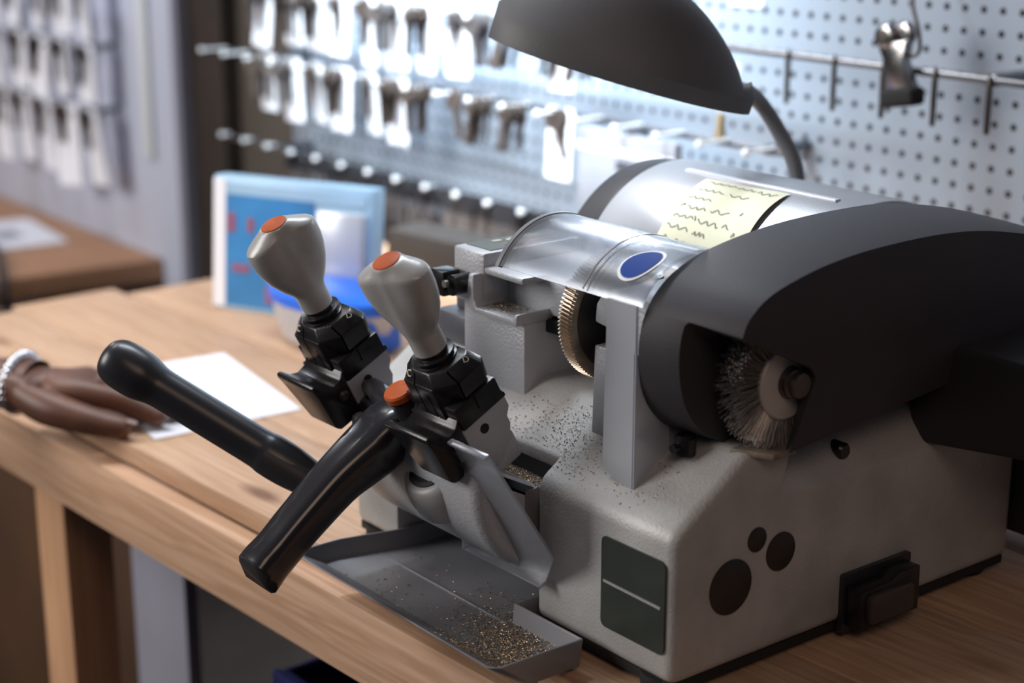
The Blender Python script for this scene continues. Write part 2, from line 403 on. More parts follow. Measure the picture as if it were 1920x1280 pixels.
# egg shaped sticker lying on the curved cover
def on_cyl(x, s, cy, cz, r, off): # s = arc length from the top towards the front
    a = math.pi/2 + s/r
    return (x, cy+(r+off)*math.cos(a), cz+(r+off)*math.sin(a))
def egg(scale, off):
    bm = bmesh.new(); n = 40; prev = None; cx, cs = -.0855, .0345
    ringsv = []
    for j in range(5):
        rr = scale*j/4
        ring = []
        for k in range(n):
            a = 2*math.pi*k/n
            u, v =   .0185*math.cos(a), .0138*math.sin(a)*(1-.10*math.cos(a))
            t = R(52); x = u*math.cos(t)-v*math.sin(t); s = -(u*math.sin(t)+v*math.cos(t))
            ring.append(bm.verts.new(on_cyl(cx+x*rr, cs+s*rr, CC[0], CC[1], .0626, off)) if j else None)
        ringsv.append(ring)
    c = bm.verts.new(on_cyl(cx, cs, CC[0], CC[1], .0626, off))
    for k in range(n): bm.faces.new([c, ringsv[1][k], ringsv[1][(k+1) % n]])
    for j in range(1, 4):
        for k in range(n): bm.faces.new([ringsv[j][k], ringsv[j+1][k], ringsv[j+1][(k+1) % n], ringsv[j][(k+1) % n]])
    bmesh.ops.recalc_face_normals(bm, faces=bm.faces[:])
    return bm
st = obj('sticker', egg(1.0, .0006), STWHITE, cover)
obj('sticker_centre', egg(.86, .0011), BLUE, st)

# ---- motor housing behind
MC = (.275, .196); MR = .113
f = bmesh.new()
prism(f, [(MC[0]+MR*math.cos(R(a)), MC[1]+MR*math.sin(R(a))) for a in range(-10, 191, 4)], -.300, -.066)
mh = obj('motor_housing', f, SATIN, mach)
bevmod(mh, .003, 3, 50)
f = bmesh.new()
prism(f, [(MC[0]+(MR-.004)*math.cos(R(a)), MC[1]+(MR-.004)*math.sin(R(a))) for a in range(-10, 191, 4)], -.334, -.3005)
ec = obj('end_cap', f, CHARC2, mh); bevmod(ec, .005, 3, 50)
f = bmesh.new(); box(f, -.262, -.095, .252, .258, .304, .3088, .0005); obj('groove_glint', f, mat('groove_glint_pale', (.75, .77, .85), .3, .3), mh)  # pale strip; the highlight along the groove is put into its colour
f = bmesh.new(); box(f, -.265, -.120, .330, .386, .262, .286, .004); obj('rear_flange', f, SATIN, mh)

# ---- charcoal hood over the brush
L = [(.079, .162), (.045, .1800), (.0249, .205), (.0195, .2386), (.0257, .2646), (.0400, .2815), (.0580, .2920), (.0800, .2992), (.1191, .3060), (.1655, .3100), (.2236, .3110), (.2748, .3085), (.3440, .2965), (.41, .2790)]
Rr = [(.0887, .168), (.0600, .1800), (.0400, .205), (.0325, .2386), (.0372, .2656), (.0475, .2785), (.0640, .2878), (.0935, .2957), (.1239, .3008), (.1639, .3040), (.2240, .3046), (.2779, .3008), (.3332, .2910), (.41, .2740)]
def dense(p, sub=4): return [(v[0], v[1]) for v in catmull([Vector((a, b_, 0)) for a, b_ in p], sub)]
Ld, Rd = dense(L), dense(Rr)
xl, xr = -.062, .020
f = bmesh.new()
nL = len(Ld)
iC = 3*4      # ring index where the crease starts
def xr_at(i): return xr - .006*max(0, (iC-i)/iC)
LV = [f.verts.new((xl, *p)) for p in Ld] + [f.verts.new((xl, .41, .20))]
RV = [f.verts.new((xr_at(i), *p)) for i, p in enumerate(Rd)]
cb = f.verts.new((xr, .41, .243)); rb = f.verts.new((xr-.006, .41, .20))
for i in range(nL-1): f.faces.new([LV[i], LV[i+1], RV[i+1], RV[i]])
f.faces.new([LV[nL-1], LV[nL], rb, cb, RV[nL-1]])
f.faces.new([LV[nL], LV[0], RV[0], rb])
f.faces.new(LV[::-1])
f.faces.new(RV[iC:]+[cb])
f.faces.new(RV[:iC+1]+[cb, rb])
bmesh.ops.triangulate(f, faces=[x for x in f.faces if len(x.verts) > 4])
bmesh.ops.recalc_face_normals(f, faces=f.faces[:])
hood = obj('hood', f, CHARC, mach)
BC = (.099, .2165)
c1 = bmesh.new(); prism(c1, [(-.02, .10), (-.02, .284), (.020, .2695), (.1050, .2285), (.1110, .2200), (.1005, .1900), (.089, .160), (.080, .10)], -.0275, .06)
es = [e for e in c1.edges if all(abs(v.co.x+.0275) < 1e-5 and v.co.z > .225 for v in e.verts) and min(v.co.y for v in e.verts) > -.03]
bmesh.ops.bevel(c1, geom=es, offset=.013, segments=5, affect='EDGES', profile=.5, clamp_overlap=True)
c2 = bmesh.new(); lathe(c2, [(.0535, -.0265), (.0535, .0105)], (0, *BC), 'x', 48)
cut(hood, [c1]); cut(hood, [c2], .002, 3, 40)
# ---- wire brush
f = bmesh.new(); rnd = random.Random(3)
for i in range(2600):
    a = rnd.uniform(0, 2*math.pi); x0 = rnd.uniform(-.0165, .0035); rl = rnd.uniform(.044, .051)
    a1 = a+rnd.uniform(-.09, .09); x1 = x0+rnd.uniform(-.003, .003); w = .00042
    ca, sa = math.cos(a), math.sin(a)
    p0 = Vector((x0, BC[0]+.025*ca, BC[1]+.025*sa)); p1 = Vector((x1, BC[0]+rl*math.cos(a1), BC[1]+rl*math.sin(a1)))
    tx = Vector((w, 0, 0)); ty = Vector((0, -sa*w, ca*w))
    v = [f.verts.new(p0+tx), f.verts.new(p0-tx*.5+ty), f.verts.new(p0-tx*.5-ty), f.verts.new(p1+tx*.6), f.verts.new(p1-tx*.3+ty*.6), f.verts.new(p1-tx*.3-ty*.6)]
    for q in ((0, 1, 4, 3), (1, 2, 5, 4), (2, 0, 3, 5), (3, 4, 5)): f.faces.new([v[j] for j in q])
br = obj('wire_brush', f, BRISTLE, mach, 0)
f = bmesh.new(); lathe(f, [(.038, 0), (.038, .014)], (-.0145, *BC), 'x', 40); obj('brush_core', f, mat('brush_core', (.05, .045, .045), .7), br)
f = bmesh.new(); lathe(f, [(.0262, 0), (.0275, .001), (.0275, .0034), (.0262, .0046), (.010, .0050)], (.0005, *BC), 'x', 48); obj('brush_hub', f, HUB, br)
f = bmesh.new(); lathe(f, [(.0115, 0), (.0115, .0025), (.0100, .003), (.0105, .0045), (.0105, .0065), (.0088, .0072), (.0088, .012), (.004, .0125)], (.005, *BC), 'x', 32); obj('brush_nut', f, DARKSTEEL, br)
# dirty lip of the brush opening and two bolts under the hood
f = bmesh.new(); prism(f, [(-.016, .064), (.014, .078), (.014, .100), (-.016, .100)], .1655, .1705, 'z'); bevel_all(f, .0015, 2); obj('brush_pan', f, mat('dirty_pan', (.16, .13, .10), .6, var=.4, vscale=120), mach)
for (x, y, z) in ((-.045, .050, .1610),):
    f = bmesh.new(); lathe(f, [(.008, 0), (.008, .012), (.006, .014)], (x, y, z), 'z', 18); lathe(f, [(.0035, -.006), (.0035, 0)], (x, y-.006, z+.006), 'y', 12); obj('hinge_bolt', f, BLACKM, mach)
f = bmesh.new(); lathe(f, [(.0065, -.012), (.0065, .004), (.005, .006)], (-.012, .1750, .1455), 'x', 20); obj('hood_bolt', f, BLACKM, mach)
# ---- black rear unit
f = bmesh.new(); prism(f, [(-.02, .1310), (.110, .1470), (.110, .215), (-.02, .215)], .262, .47, 'y'); bevel_all(f, .005, 3); rg = obj('rear_guard', f, CHARC2, mach)
f = bmesh.new(); box(f, -.20, .045, .381, .46, .03, .20, .006); obj('rear_box', f, CHARC2, rg)

# ---- tilting carriage frame: x across, y' along the jaws, z' along the knobs
TC = R(28)
MCF = Matrix.Translation((0, -.058, .219)) @ Matrix.Rotation(TC, 4, 'X')
def cobj(name, bm, m, parent, smooth=35):
    bm.transform(MCF); return obj(name, bm, m, parent, smooth)

# yoke: drum shaped casting slung between the body halves
f = bmesh.new()
dr = [(.030+.083*math.cos(R(a)), .125+.083*math.sin(R(a))) for a in range(166, 322, 4)]
prism(f, dr, -.322, -.152); bevel_all(f, .010, 4, 40)
yoke = obj('carriage', f, SILVER, mach)
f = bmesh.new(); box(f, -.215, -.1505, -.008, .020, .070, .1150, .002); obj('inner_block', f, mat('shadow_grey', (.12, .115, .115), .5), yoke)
f = bmesh.new(); lathe(f, [(.0265, -.030), (.0260, -.012), (.0232, -.003), (.0200, .0005), (.0165, .0012), (.0005, .0012)], (0, 0, 0), 'z', 48)
MB = Matrix.Translation((-.2200, -.0470, .1170)) @ Matrix.Rotation(R(38), 4, 'X') @ Matrix.Diagonal((1.15, .9, 1, 1))
f.transform(MB); boss = obj('pivot_boss', f, mat('grey_boss', (.30, .295, .31), .4), yoke, 60)
f = bmesh.new(); lathe(f, [(.0150, .0008), (.0150, .0022), (.0110, .0026), (.0105, .0016), (.0005, .0016)], (0, 0, 0), 'z', 32); f.transform(MB); pr_ = obj('pivot_ring', f, BLACKS, boss)
f = bmesh.new(); box(f, -.0075, .0045, -.002, .002, .0014, .0022); lathe(f, [(.004, .0014), (.004, .0023)], (.0035, 0, 0), 'z', 16); f.transform(MB); obj('key_slot', f, RUBBER, pr_)
f = bmesh.new(); box(f, -.322, -.17, -.020, .018, -.104, -.078, .004); cobj('carriage_bridge', f, SILVER, yoke)

def clamp(xc, phi, which):
    s = xc
    # gray jaw carrier
    f = bmesh.new()
    prism(f, [(-.022, -.048), (.0215, -.048), (.0215, -.0575), (.0165, -.0635), (.0165, -.070), (.0120, -.0780), (.0020, -.0870), (-.0100, -.0920), (-.022, -.0880)], s-.030, s+.030); bevel_all(f, .0015, 2)
    root = cobj('key_clamp', f, SILVER, mach)
    root['label'] = which
    f = bmesh.new(); lathe(f, [(.0038, 0), (.0038, .0012), (.003, .0014)], (s+.0295, -.005, -.058), 'x', 20); cobj('set_screw', f, RUBBER, root)
    # lower jaw
    f = bmesh.new(); prism(f, [(-.0205, -.0485), (.0225, -.0485), (.0225, -.0440), (.0205, -.0435), (.0205, -.0290), (-.0205, -.0290)], s-.0305, s+.0305); bevel_all(f, .0012, 2)
    lj = cobj('lower_jaw', f, BLACKM, root)
    g = bmesh.new(); box(g, s+.029, s+.034, -.0025, -.001, -.041, -.02); g.transform(MCF); cut(lj, [g])
    # upper jaw: octagonal block with sloping shoulders, grooved
    def oct_(hx, hy, ch, z): return [(s+px, py, z) for px, py in ((hx, -hy+ch), (hx, hy-ch*.5), (hx-ch*.5, hy), (-hx+ch*.5, hy), (-hx, hy-ch*.5), (-hx, -hy+ch), (-hx+ch*1.15, -hy), (hx-ch*1.15, -hy))]
    f = bmesh.new()
    rings(f, [oct_(.0298, .0195, .011, -.0275), oct_(.0310, .0215, .0125, -.0120), oct_(.0225, .0165, .0105, -.0035)])
    bevel_all(f, .0010, 2, 15)
    uj = cobj('upper_jaw', f, BLACKM, root)
    gs = []
    for (x0, x1, y0, y1, z0, z1) in ((.022, .05, -.0085, -.0070, -.05, .01), (-.0195, -.0180, -.05, -.0125, -.05, .0), (-.0065, -.0050, -.05, -.0160, -.05, -.006), (-.03, -.02, .006, .0075, -.05, .01), (.008, .0095, .012, .05, -.05, .01)):
        g = bmesh.new(); box(g, s+x0, s+x1, y0, y1, z0, z1); g.transform(MCF); gs.append(g)
    cut(uj, gs, smooth=30)
    # front tongue of the upper jaw reaching down over the lower jaw
    f = bmesh.new(); prism(f, [(s-.0305, -.0080), (s-.0190, -.0226), (s+.0155, -.0226), (s+.0225, -.0150), (s+.0225, -.010), (s-.0305, -.005)], -.0430, -.0125, 'z'); bevel_all(f, .0012, 2, 20)
    jt = cobj('jaw_tongue', f, BLACKM, uj)
    gs = []
    for (x0, x1) in ((-.0195, -.0180), (-.0065, -.0050), (.0060, .0075)):
        g = bmesh.new(); box(g, s+x0, s+x1, -.05, -.0200, -.06, .0 if x0 < 0 else -.020); g.transform(MCF); gs.append(g)
    cut(jt, gs, smooth=30)
    f = bmesh.new(); box(f, s-.0285, s+.0200, -.0245, -.019, -.0490, -.0425, .001); cobj('jaw_foot', f, BLACKM, uj)
    # letters on the shoulders
    n1 = Matrix.Translation((s+.0248, .0085, -.0055)) @ Matrix.Rotation(R(45), 4, 'Y') @ Matrix.Rotation(R(60), 4, 'Z')
    f = text_bm('D', .0068, n1); bmesh.ops.translate(f, verts=f.verts[:], vec=(.0007, 0, .0007))
    g = text_bm('C', .0076, Matrix.Translation((s-.0110, -.0186, -.0068)) @ Matrix.Rotation(R(58), 4, 'X')); bmesh.ops.translate(g, verts=g.verts[:], vec=(0, -.0008, .0004))
    cobj('jaw_letter', f, IVORY, uj, 0); cobj('jaw_letter', g, IVORY, uj, 0)
    # collar
    f = bmesh.new(); lathe(f, [(.0135, -.006), (.0165, -.005), (.0168, -.0025), (.0150, -.0018), (.0150, -.0008), (.0160, 0), (.0160, .0018), (.0118, .0026), (.0112, .012)], (s, 0, 0), 'z', 40); cobj('collar', f, BLACKM, root)
    # knob, loft of a winged section
    f = bmesh.new(); rs = []
    prof = [(.0050, .0118, .0118), (.0060, .0126, .0126), (.0200, .0128, .0126), (.0240, .0140, .0132), (.032, .0200, .0142), (.042, .0252, .0148), (.052, .0285, .0148), (.060, .0300, .0147), (.068, .0303, .0146), (.0745, .0303, .0146), (.0768, .0298, .0142), (.0782, .0282, .0136), (.0800, .0240, .0130), (.0822, .0172, .0122), (.0835, .0134, .0118), (.0842, .0114, .0112)]
    N = 56
    for h, a, b_ in prof:
        ring = []
        for k in range(N):
            t = 2*math.pi*k/N; c_ = abs(math.cos(t))
            e = (a-b_)/max(a, 1e-6)
            r = b_*(1-.10*min(1, e*3)*math.sin(2*t)**2) + (a-b_)*c_**2.4
            # wing tops droop a little outwards
            hh = h - max(0, r-.0125)*.22*min(1, max(0, (h-.06)/.015))
            x, y = r*math.cos(t), r*math.sin(t)
            ring.append((s+x*math.cos(phi)-y*math.sin(phi), x*math.sin(phi)+y*math.cos(phi), hh))
        rs.append(ring)
    rings(f, rs); kn = cobj('grip_knob', f, KNOBG, root, 28)
    f = bmesh.new(); lathe(f, [(.0104, -.001), (.0104, .0007), (.0098, .0010), (.0005, .0010)], (s, 0, .0842), 'z', 40); cobj('knob_cap', f, ORANGE, kn)
    # lever block in front, with a curled lip
    f = bmesh.new()
    lev = [(-.0200, -.038), (-.0250, -.0435), (-.0330, -.0450), (-.0400, -.0415), (-.0460, -.0335), (-.0490, -.0335), (-.0500, -.0365), (-.0480, -.0450), (-.0475, -.0760), (-.0440, -.0800), (-.0240, -.0800), (-.0200, -.0760)]
    prism(f, lev, s-.026, s+.0285)
    for v in f.verts:   # narrows downwards on its left
        if v.co.x < s: v.co.x += max(0, (-.046-v.co.z))*.55
    bevel_all(f, .0016, 2, 25); lb = cobj('lever_block', f, BLACKM, root)
    f = bmesh.new(); lathe(f, [(.0045, 0), (.0045, .002), (.003, .0038), (.0005, .0042)], (s+.0283, -.0290, -.0560), 'x', 20); cobj('lever_pin', f, DARKSTEEL, lb)
    return root
clamp(-.347, R(79), 'clamp with the higher grey knob on the left')
clamp(-.195, R(20), 'clamp with the lower grey knob nearer the cutter')

# clear chip guard on the right clamp
f = bmesh.new()
prism(f, [(-.1630, -.0445), (-.1190, -.0445), (-.1120, -.0790), (-.1015, -.1240), (-.1025, -.1400), (-.1290, -.1735), (-.2240, -.1735), (-.2000, -.1350), (-.1970, -.0870), (-.1630, -.0660)], -.0345, -.0325, 'y')
gd = cobj('chip_guard', f, PLEXI, mach)
f = bmesh.new(); box(f, -.1630, -.1190, -.0375, -.0325, -.0462, -.0435, .0006); cobj('guard_lip', f, PLEXI, gd)
f = bmesh.new(); box(f, -.2240, -.1290, -.041, -.0325, -.1755, -.1730, .0006); cobj('guard_lip', f, PLEXI, gd)
f = bmesh.new(); prism(f, [(-.2000, -.135), (-.1980, -.135), (-.2220, -.1735), (-.2240, -.1735)], -.041, -.0325, 'y'); cobj('guard_lip', f, PLEXI, gd)

# orange push button between the clamps
f = bmesh.new(); lathe(f, [(.0080, -.012), (.0080, -.004), (.0118, -.0030), (.0122, .0015), (.0110, .0032), (.0005, .0040)], (-.2375, -.020, -.0345), 'z', 36); pb = cobj('push_button', f, ORANGE, mach)
f = bmesh.new(); lathe(f, [(.0105, -.02), (.0105, -.006)], (-.2375, -.020, -.0345), 'z', 28); cobj('button_stem', f, BLACKS, pb)

# glossy black front handle with hub bar
f = bmesh.new()
pts = [(-.2620, -.0330, .1490), (-.2620, -.0520, .1440), (-.2620, -.0696, .1327), (-.2620, -.0880, .1225), (-.2620, -.1057, .1114), (-.2620, -.1375, .0867), (-.2620, -.1560, .0712), (-.2620, -.1670, .0628), (-.2620, -.1720, .0580)]
rad = [.0200, .0225, .0220, .0202, .0184, .0172, .0168, .0174, .0176]
q = catmull([Vector((*p, r)) for p, r in zip(pts, rad)], 4)
rs = []
for i, v in enumerate(q):
    p = v.to_3d(); t = (q[min(i+1, len(q)-1)].to_3d()-q[max(i-1, 0)].to_3d()).normalized()
    s_ = Vector((1, 0, 0)); u = s_.cross(t).normalized()
    if u.z < 0: u = -u
    ring = []
    for k in range(28):
        a = 2*math.pi*k/28; ca, sa = math.cos(a), math.sin(a)
        e = .62   # superellipse, flattened on top
        x = math.copysign(abs(ca)**e, ca); y = math.copysign(abs(sa)**.75, sa)*(.82 if sa > 0 else 1.08)
        ring.append(p+s_*x*v[3]*1.0+u*y*v[3])
    rs.append(ring)
# slightly hollowed, slanting end
# rounded heel, cut slanting towards the underside
rs[-1] = [v+t*(.006 if v.z < p.z else -.001) for v in rs[-1]]
pc_ = sum(rs[-1], Vector())/28
rs.append([pc_+(v-pc_)*.86+t*.0028 for v in rs[-1]])
rings(f, rs); fh = obj('front_handle', f, BLACKG, mach, 50)
f = bmesh.new()
prism(f, [(-.2960, .1540), (-.2480, .1600), (-.2290, .1640), (-.2200, .1560), (-.2300, .1300), (-.2450, .1180), (-.2780, .1180), (-.2850, .1380), (-.2960, .1450)], -.050, -.018, 'y'); bevel_all(f, .005, 3); obj('handle_hub', f, BLACKS, fh)
f = bmesh.new(); tube(f, [(-.262, -.044, .150), (-.285, -.040, .1560), (-.305, -.036, .1600), (-.322, -.034, .1600)], [.0130, .0105, .0080, .0065], 20, 3); obj('hub_arm', f, BLACKG, fh, 50)
f = bmesh.new(); lathe(f, [(.0085, 0), (.0085, .13)], (-.325, -.036, .1440), 'x', 24); obj('hub_bar', f, BLACKS, fh)

# long satin lever on the left
f = bmesh.new()
A = Vector((-.4298, -.1891, .1786)); B = Vector((-.3060, -.0770, .0820)); d = (B-A).normalized()
ln = (B-A).length
tt = [-.0185, -.0165, -.011, -.002, .008, .018, .027, .034, .050, .10, .125, .133, .15, .17, ln]
rr = [.006, .012, .0172, .0196, .0200, .0194, .0172, .0160, .0158, .0158, .0160, .0172, .0172, .0150, .0110]
tube(f, [A+d*t for t in tt], rr, 32, 3)
ll = obj('long_lever', f, BLACKS, mach, 50)
f = bmesh.new()
tube(f, [A+d*(.131), A+d*(.150), A+d*(.185), A+d*(ln+.002)], [.0182, .0186, .0172, .0135], 20, 2, flat=.8); obj('lever_socket', f, CHARC2, ll, 50)

# ================================================================== LOOSE THINGS ON AND BY THE MACHINE
# chip tray
tr_ = thing('chip_tray', 'shallow grey metal tray catching brass chips below the carriage', 'tray')
f = bmesh.new()
F = [(-.3395, -.0900), (-.0860, -.0900), (-.0780, -.0830), (-.0780, -.0130), (-.1560, -.0130), (-.1560, .0950), (-.3270, .0950), (-.3270, -.0130), (-.3420, -.0560), (-.3420, -.0880)]
F = [(-.343, -.0960), (-.084, -.0960), (-.0775, -.0895), (-.0775, -.0135), (-.1535, -.0135), (-.1535, .0950), (-.3290, .0950), (-.3290, .0050), (-.3430, -.0500)]
def inset(P, d):
    n = len(P); out = []
    for i in range(n):
        p0, p1, p2 = Vector(P[i-1]), Vector(P[i]), Vector(P[(i+1) % n])
        d1 = (p1-p0).normalized(); d2 = (p2-p1).normalized(); n1 = Vector((-d1.y, d1.x)); n2 = Vector((-d2.y, d2.x))
        m_ = (n1+n2).normalized(); out.append(tuple(p1+m_*(d/max(.3, m_.dot(n1)))))
    return out
ZT, ZF = .0255, .0095
I1 = inset(F, .0022)
I2 = inset(F, .0030); 
# broad sloping ramp along the front edge
I2 = [(x, y+.026) if y < -.085 else (x, y) for x, y in I2]
O = [f.verts.new((x, y+(.030 if y < -.085 else 0), .0030)) for x, y in inset(F, .002)]; T = [f.verts.new((x, y, ZT)) for x, y in F]; Ti = [f.verts.new((x, y, ZT)) for x, y in I1]; Fl = [f.verts.new((x, y, ZF)) for x, y in I2]
n = len(F)
for a, b_ in ((O, T), (T, Ti), (Ti, Fl)):
    for i in range(n): f.faces.new([a[i], a[(i+1) % n], b_[(i+1) % n], b_[i]])
f.faces.new(Fl); f.faces.new(O[::-1])
bmesh.ops.recalc_face_normals(f, faces=f.faces[:])
bevel_all(f, .0010, 2, 50)
obj('pan', f, TRAY, tr_, 30)
f = bmesh.new(); box(f, -.327, -.157, -.0215, -.0200, ZF-.001, ZF+.0010); obj('floor_ridge', f, TRAY, tr_)

# shavings: nobody could count them
def shavings(name, label, spots, m1, m2, seed, size=(.0008, .0030)):
    rnd = random.Random(seed); f = bmesh.new()
    for (cx, cy, sx, sy, n, zf, dist) in spots:
        for i in range(n):
            if dist == 'g': x, y = rnd.gauss(cx, sx), rnd.gauss(cy, sy)
            else: x, y = rnd.uniform(cx-sx, cx+sx), rnd.uniform(cy-sy, cy+sy)
            r = zf(x, y)
            if r is None: continue
            z, nrm = r
            L_ = rnd.uniform(*size); w = rnd.uniform(.00018, .0004)*min(1, size[1]/.0024)
            a = rnd.uniform(0, 6.28); t = Vector((math.cos(a), math.sin(a), 0)); t = (t-nrm*t.dot(nrm)).normalized(); s_ = nrm.cross(t)
            t = (t+nrm*rnd.uniform(-.1, .35)).normalized()
            p = Vector((x, y, z))+nrm*.0003
            v = [f.verts.new(p-t*L_*.5-s_*w), f.verts.new(p-t*L_*.5+s_*w), f.verts.new(p+t*L_*.5+s_*w), f.verts.new(p+t*L_*.5-s_*w), f.verts.new(p+nrm*w*1.6)]
            mi = 0 if rnd.random() < .55 else 1
            for q in ((0, 1, 4), (1, 2, 4), (2, 3, 4), (3, 0, 4)):
                fa = f.faces.new([v[j] for j in q]); fa.material_index = mi
    o = obj(name, f, m1, None, 0, [m2]); o.location = (0, 0, ZB)
    return tag(o, label, 'metal shavings', kind='stuff')
def on_tray(x, y):
    if x > -.081 or x < -.338 or y < -.092: return None
    if y > -.017 and x > -.158: return None
    if y > .05: return None
    z = ZF
    if y < -.067: z = ZF+(ZT-ZF)*min(1, (-.067-y)/.0255)
    return z+.0003, Vector((0, 0, 1))
shavings('metal_shavings', 'brass and dark metal chips scattered over the right end of the grey tray',
         [(-.117, -.048, .024, .022, 2600, on_tray, 'g'), (-.150, -.022, .022, .020, 900, on_tray, 'g'), (-.22, -.03, .09, .045, 160, on_tray, 'u')], SHAV1, SHAV2, 5, (.0007, .0026))
SN = Vector((0, -.566, .825))
def on_deck(x, y):
    if y < .006 or y > .066 or x > -.012 or x < -.33: return None
    if x < -.143 and y < .022: return None
    if -.307 < x < -.222 and y > .049: return None
    if x > -.144 and y > .042: return None
    return .1231+.686*y, SN
shavings('metal_shavings', 'dark metal chips sprinkled over the sloping silver deck by the recess',
         [(-.15, .030, .022, .016, 420, on_deck, 'g'), (-.10, .030, .06, .03, 260, on_deck, 'u'), (-.20, .040, .03, .016, 130, on_deck, 'u')], SHAV2, SHAV1, 6, (.0005, .0019))
shavings('metal_shavings', 'small heap of brass chips lying on the ledge under the clear cover',
         [(-.262, .058, .010, .006, 260, lambda x, y: (.2204, Vector((0, 0, 1))) if -.274 < x < -.232 and .043 < y < .073 else None, 'g')], SHAV1, SHAV2, 8, (.001, .0035))
shavings('metal_shavings', 'brass chips piled on the inner block behind the clear chip guard',
         [(-.185, .006, .018, .007, 900, lambda x, y: (.1152, Vector((0, 0, 1))) if -.213 < x < -.152 and -.007 < y < .019 else None, 'g')], SHAV1, SHAV2, 9, (.0008, .003))

# sticky note on the motor housing
note = thing('sticky_note', 'pale yellow handwritten note stuck on the silver motor housing', 'note')
cn = [(-.2299, 104.8), (-.1386, 103.6), (-.1310, 146.0), (-.2243, 144.5)]
def npt(u, v, off=0.):
    xa = cn[0][0]+(cn[1][0]-cn[0][0])*u; xb = cn[3][0]+(cn[2][0]-cn[3][0])*u
    aa = cn[0][1]+(cn[1][1]-cn[0][1])*u; ab = cn[3][1]+(cn[2][1]-cn[3][1])*u
    x = xa+(xb-xa)*v; a = R(aa+(ab-aa)*v)
    lift = .0008+.0050*max(0, u-.55)**1.6*math.sin(math.pi*min(1, v*1.1+.05))*2+.002*math.sin(3*u)*v*(1-v)
    r = MR+lift+off
    return (x, MC[0]+r*math.cos(a), MC[1]+r*math.sin(a))
f = bmesh.new(); G = 18
g = [[f.verts.new(npt(i/G, j/G)) for j in range(G+1)] for i in range(G+1)]
for i in range(G):
    for j in range(G): f.faces.new([g[i][j], g[i+1][j], g[i+1][j+1], g[i][j+1]])
bmesh.ops.recalc_face_normals(f, faces=f.faces[:])
obj('paper', f, NOTE, note)
f = bmesh.new(); rnd = random.Random(11)
def stroke(u0, v0, w, h, n):
    ph = rnd.uniform(0, 6); pts = []
    for i in range(n+1):
        t = i/n
        pts.append((u0+w*t+.006*math.sin(t*n*.9+ph), v0+w*t*.02+h*math.sin(t*n*1.25+ph)*rnd.uniform(.45, 1.)))
    for p, q in zip(pts[:-1], pts[1:]):
        dx, dy = q[0]-p[0], q[1]-p[1]; L_ = math.hypot(dx, dy) or 1; nx, ny = -dy/L_*.0058, dx/L_*.0058
        vs = [f.verts.new(npt(min(.99, max(.01, a)), min(.99, max(.01, b_)), .0004)) for a, b_ in ((p[0]-nx, p[1]-ny), (q[0]-nx, q[1]-ny), (q[0]+nx, q[1]+ny), (p[0]+nx, p[1]+ny))]
        f.faces.new(vs)
for (u, v, w, h, n) in ((.10, .07, .30, .015, 18), (.45, .08, .20, .015, 12), (.70, .10, .20, .022, 12), (.08, .22, .28, .018, 18), (.46, .23, .20, .022, 10), (.05, .36, .26, .018, 16), (.05, .49, .05, .02, 4), (.14, .50, .20, .018, 13), (.42, .49, .20, .022, 9), (.76, .46, .02, .02, 3), (.05, .63, .22, .018, 14), (.30, .62, .03, .03, 3), (.36, .65, .24, .022, 14), (.66, .64, .08, .02, 5), (.05, .77, .24, .020, 13), (.38, .79, .14, .022, 16), (.82, .72, .03, .03, 3), (.08, .91, .07, .022, 5), (.20, .92, .14, .022, 9)):
    stroke(u, v, w*1.1, h*1.45, n)
bmesh.ops.recalc_face_normals(f, faces=f.faces[:])
obj('handwriting', f, INK, note, 0)

# ================================================================== BENCH
bench = thing('workbench', 'pale pine workbench with a rough plank front rail', 'workbench', (0, 0, ZB), R(2.43))
# bench frame is turned 2.4 degrees: local y=0 is the slab's front edge
E0 = -.0208
yy = [E0, .125, .27, .415, .56, .80]
ends = [-1.276, -1.300, -1.262, -1.27, -1.28]
for k in range(5):
    f = bmesh.new(); box(f, ends[k], .75, yy[k]+.0008, yy[k+1]-.0008, -.0215, 0, .0012); obj('tabletop_board', f, PINE, bench)
f = bmesh.new(); box(f, -1.30, .75, E0-.024, E0-.001, -.0885, -.0205, .002); obj('front_rail', f, PINE_RAIL, bench)
for x in (-.955, .6):
    f = bmesh.new(); box(f, x-.006, x+.062, E0+.004, E0+.06, -.9, -.0215, .002); obj('leg', f, PINE_V, bench)
for x in (-1.22, .6):
    f = bmesh.new(); box(f, x, x+.068, .66, .72, -.9, -.0215, .002); obj('leg', f, PINE_V, bench)
# under the bench
f = bmesh.new(); box(f, -1.085, -.945, .11, .128, -.9, -.03, .002); o = obj('grey_board', f, GREYP); o.location = (0, 0, ZB); tag(o, 'upright lavender grey board leaning under the bench behind the pine leg', 'board')
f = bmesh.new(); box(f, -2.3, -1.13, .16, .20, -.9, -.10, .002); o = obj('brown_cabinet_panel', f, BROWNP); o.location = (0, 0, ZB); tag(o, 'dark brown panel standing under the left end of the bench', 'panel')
f = bmesh.new(); box(f, -1.12, .74, .615, .63, -.9, -.03, .002); o = obj('shade_backing', f, DBROWN); o.location = (0, 0, ZB); tag(o, 'near-black panel added to darken the space under the bench', 'panel')  # added panel; its near-black tone stands in for shade under the bench
bn = thing('storage_crate', 'dark blue plastic crate in the shadow below the bench', 'crate', (-.50, .16, .42))
f = bmesh.new()
prism(f, [(-.14, -.10), (.14, -.10), (.14, .10), (-.14, .10)], 0, .235, 'z')
cr = obj('crate_shell', f, NAVY, bn); g = bmesh.new(); box(g, -.132, .132, -.092, .092, .008, .4); cut(cr, [g], .003, 2)
f = bmesh.new(); box(f, -.146, .146, -.106, -.098, .215, .235, .002); obj('crate_rim', f, NAVY, bn)
f = bmesh.new(); box(f, -.85, .58, .07, .60, 0, .018, .002)
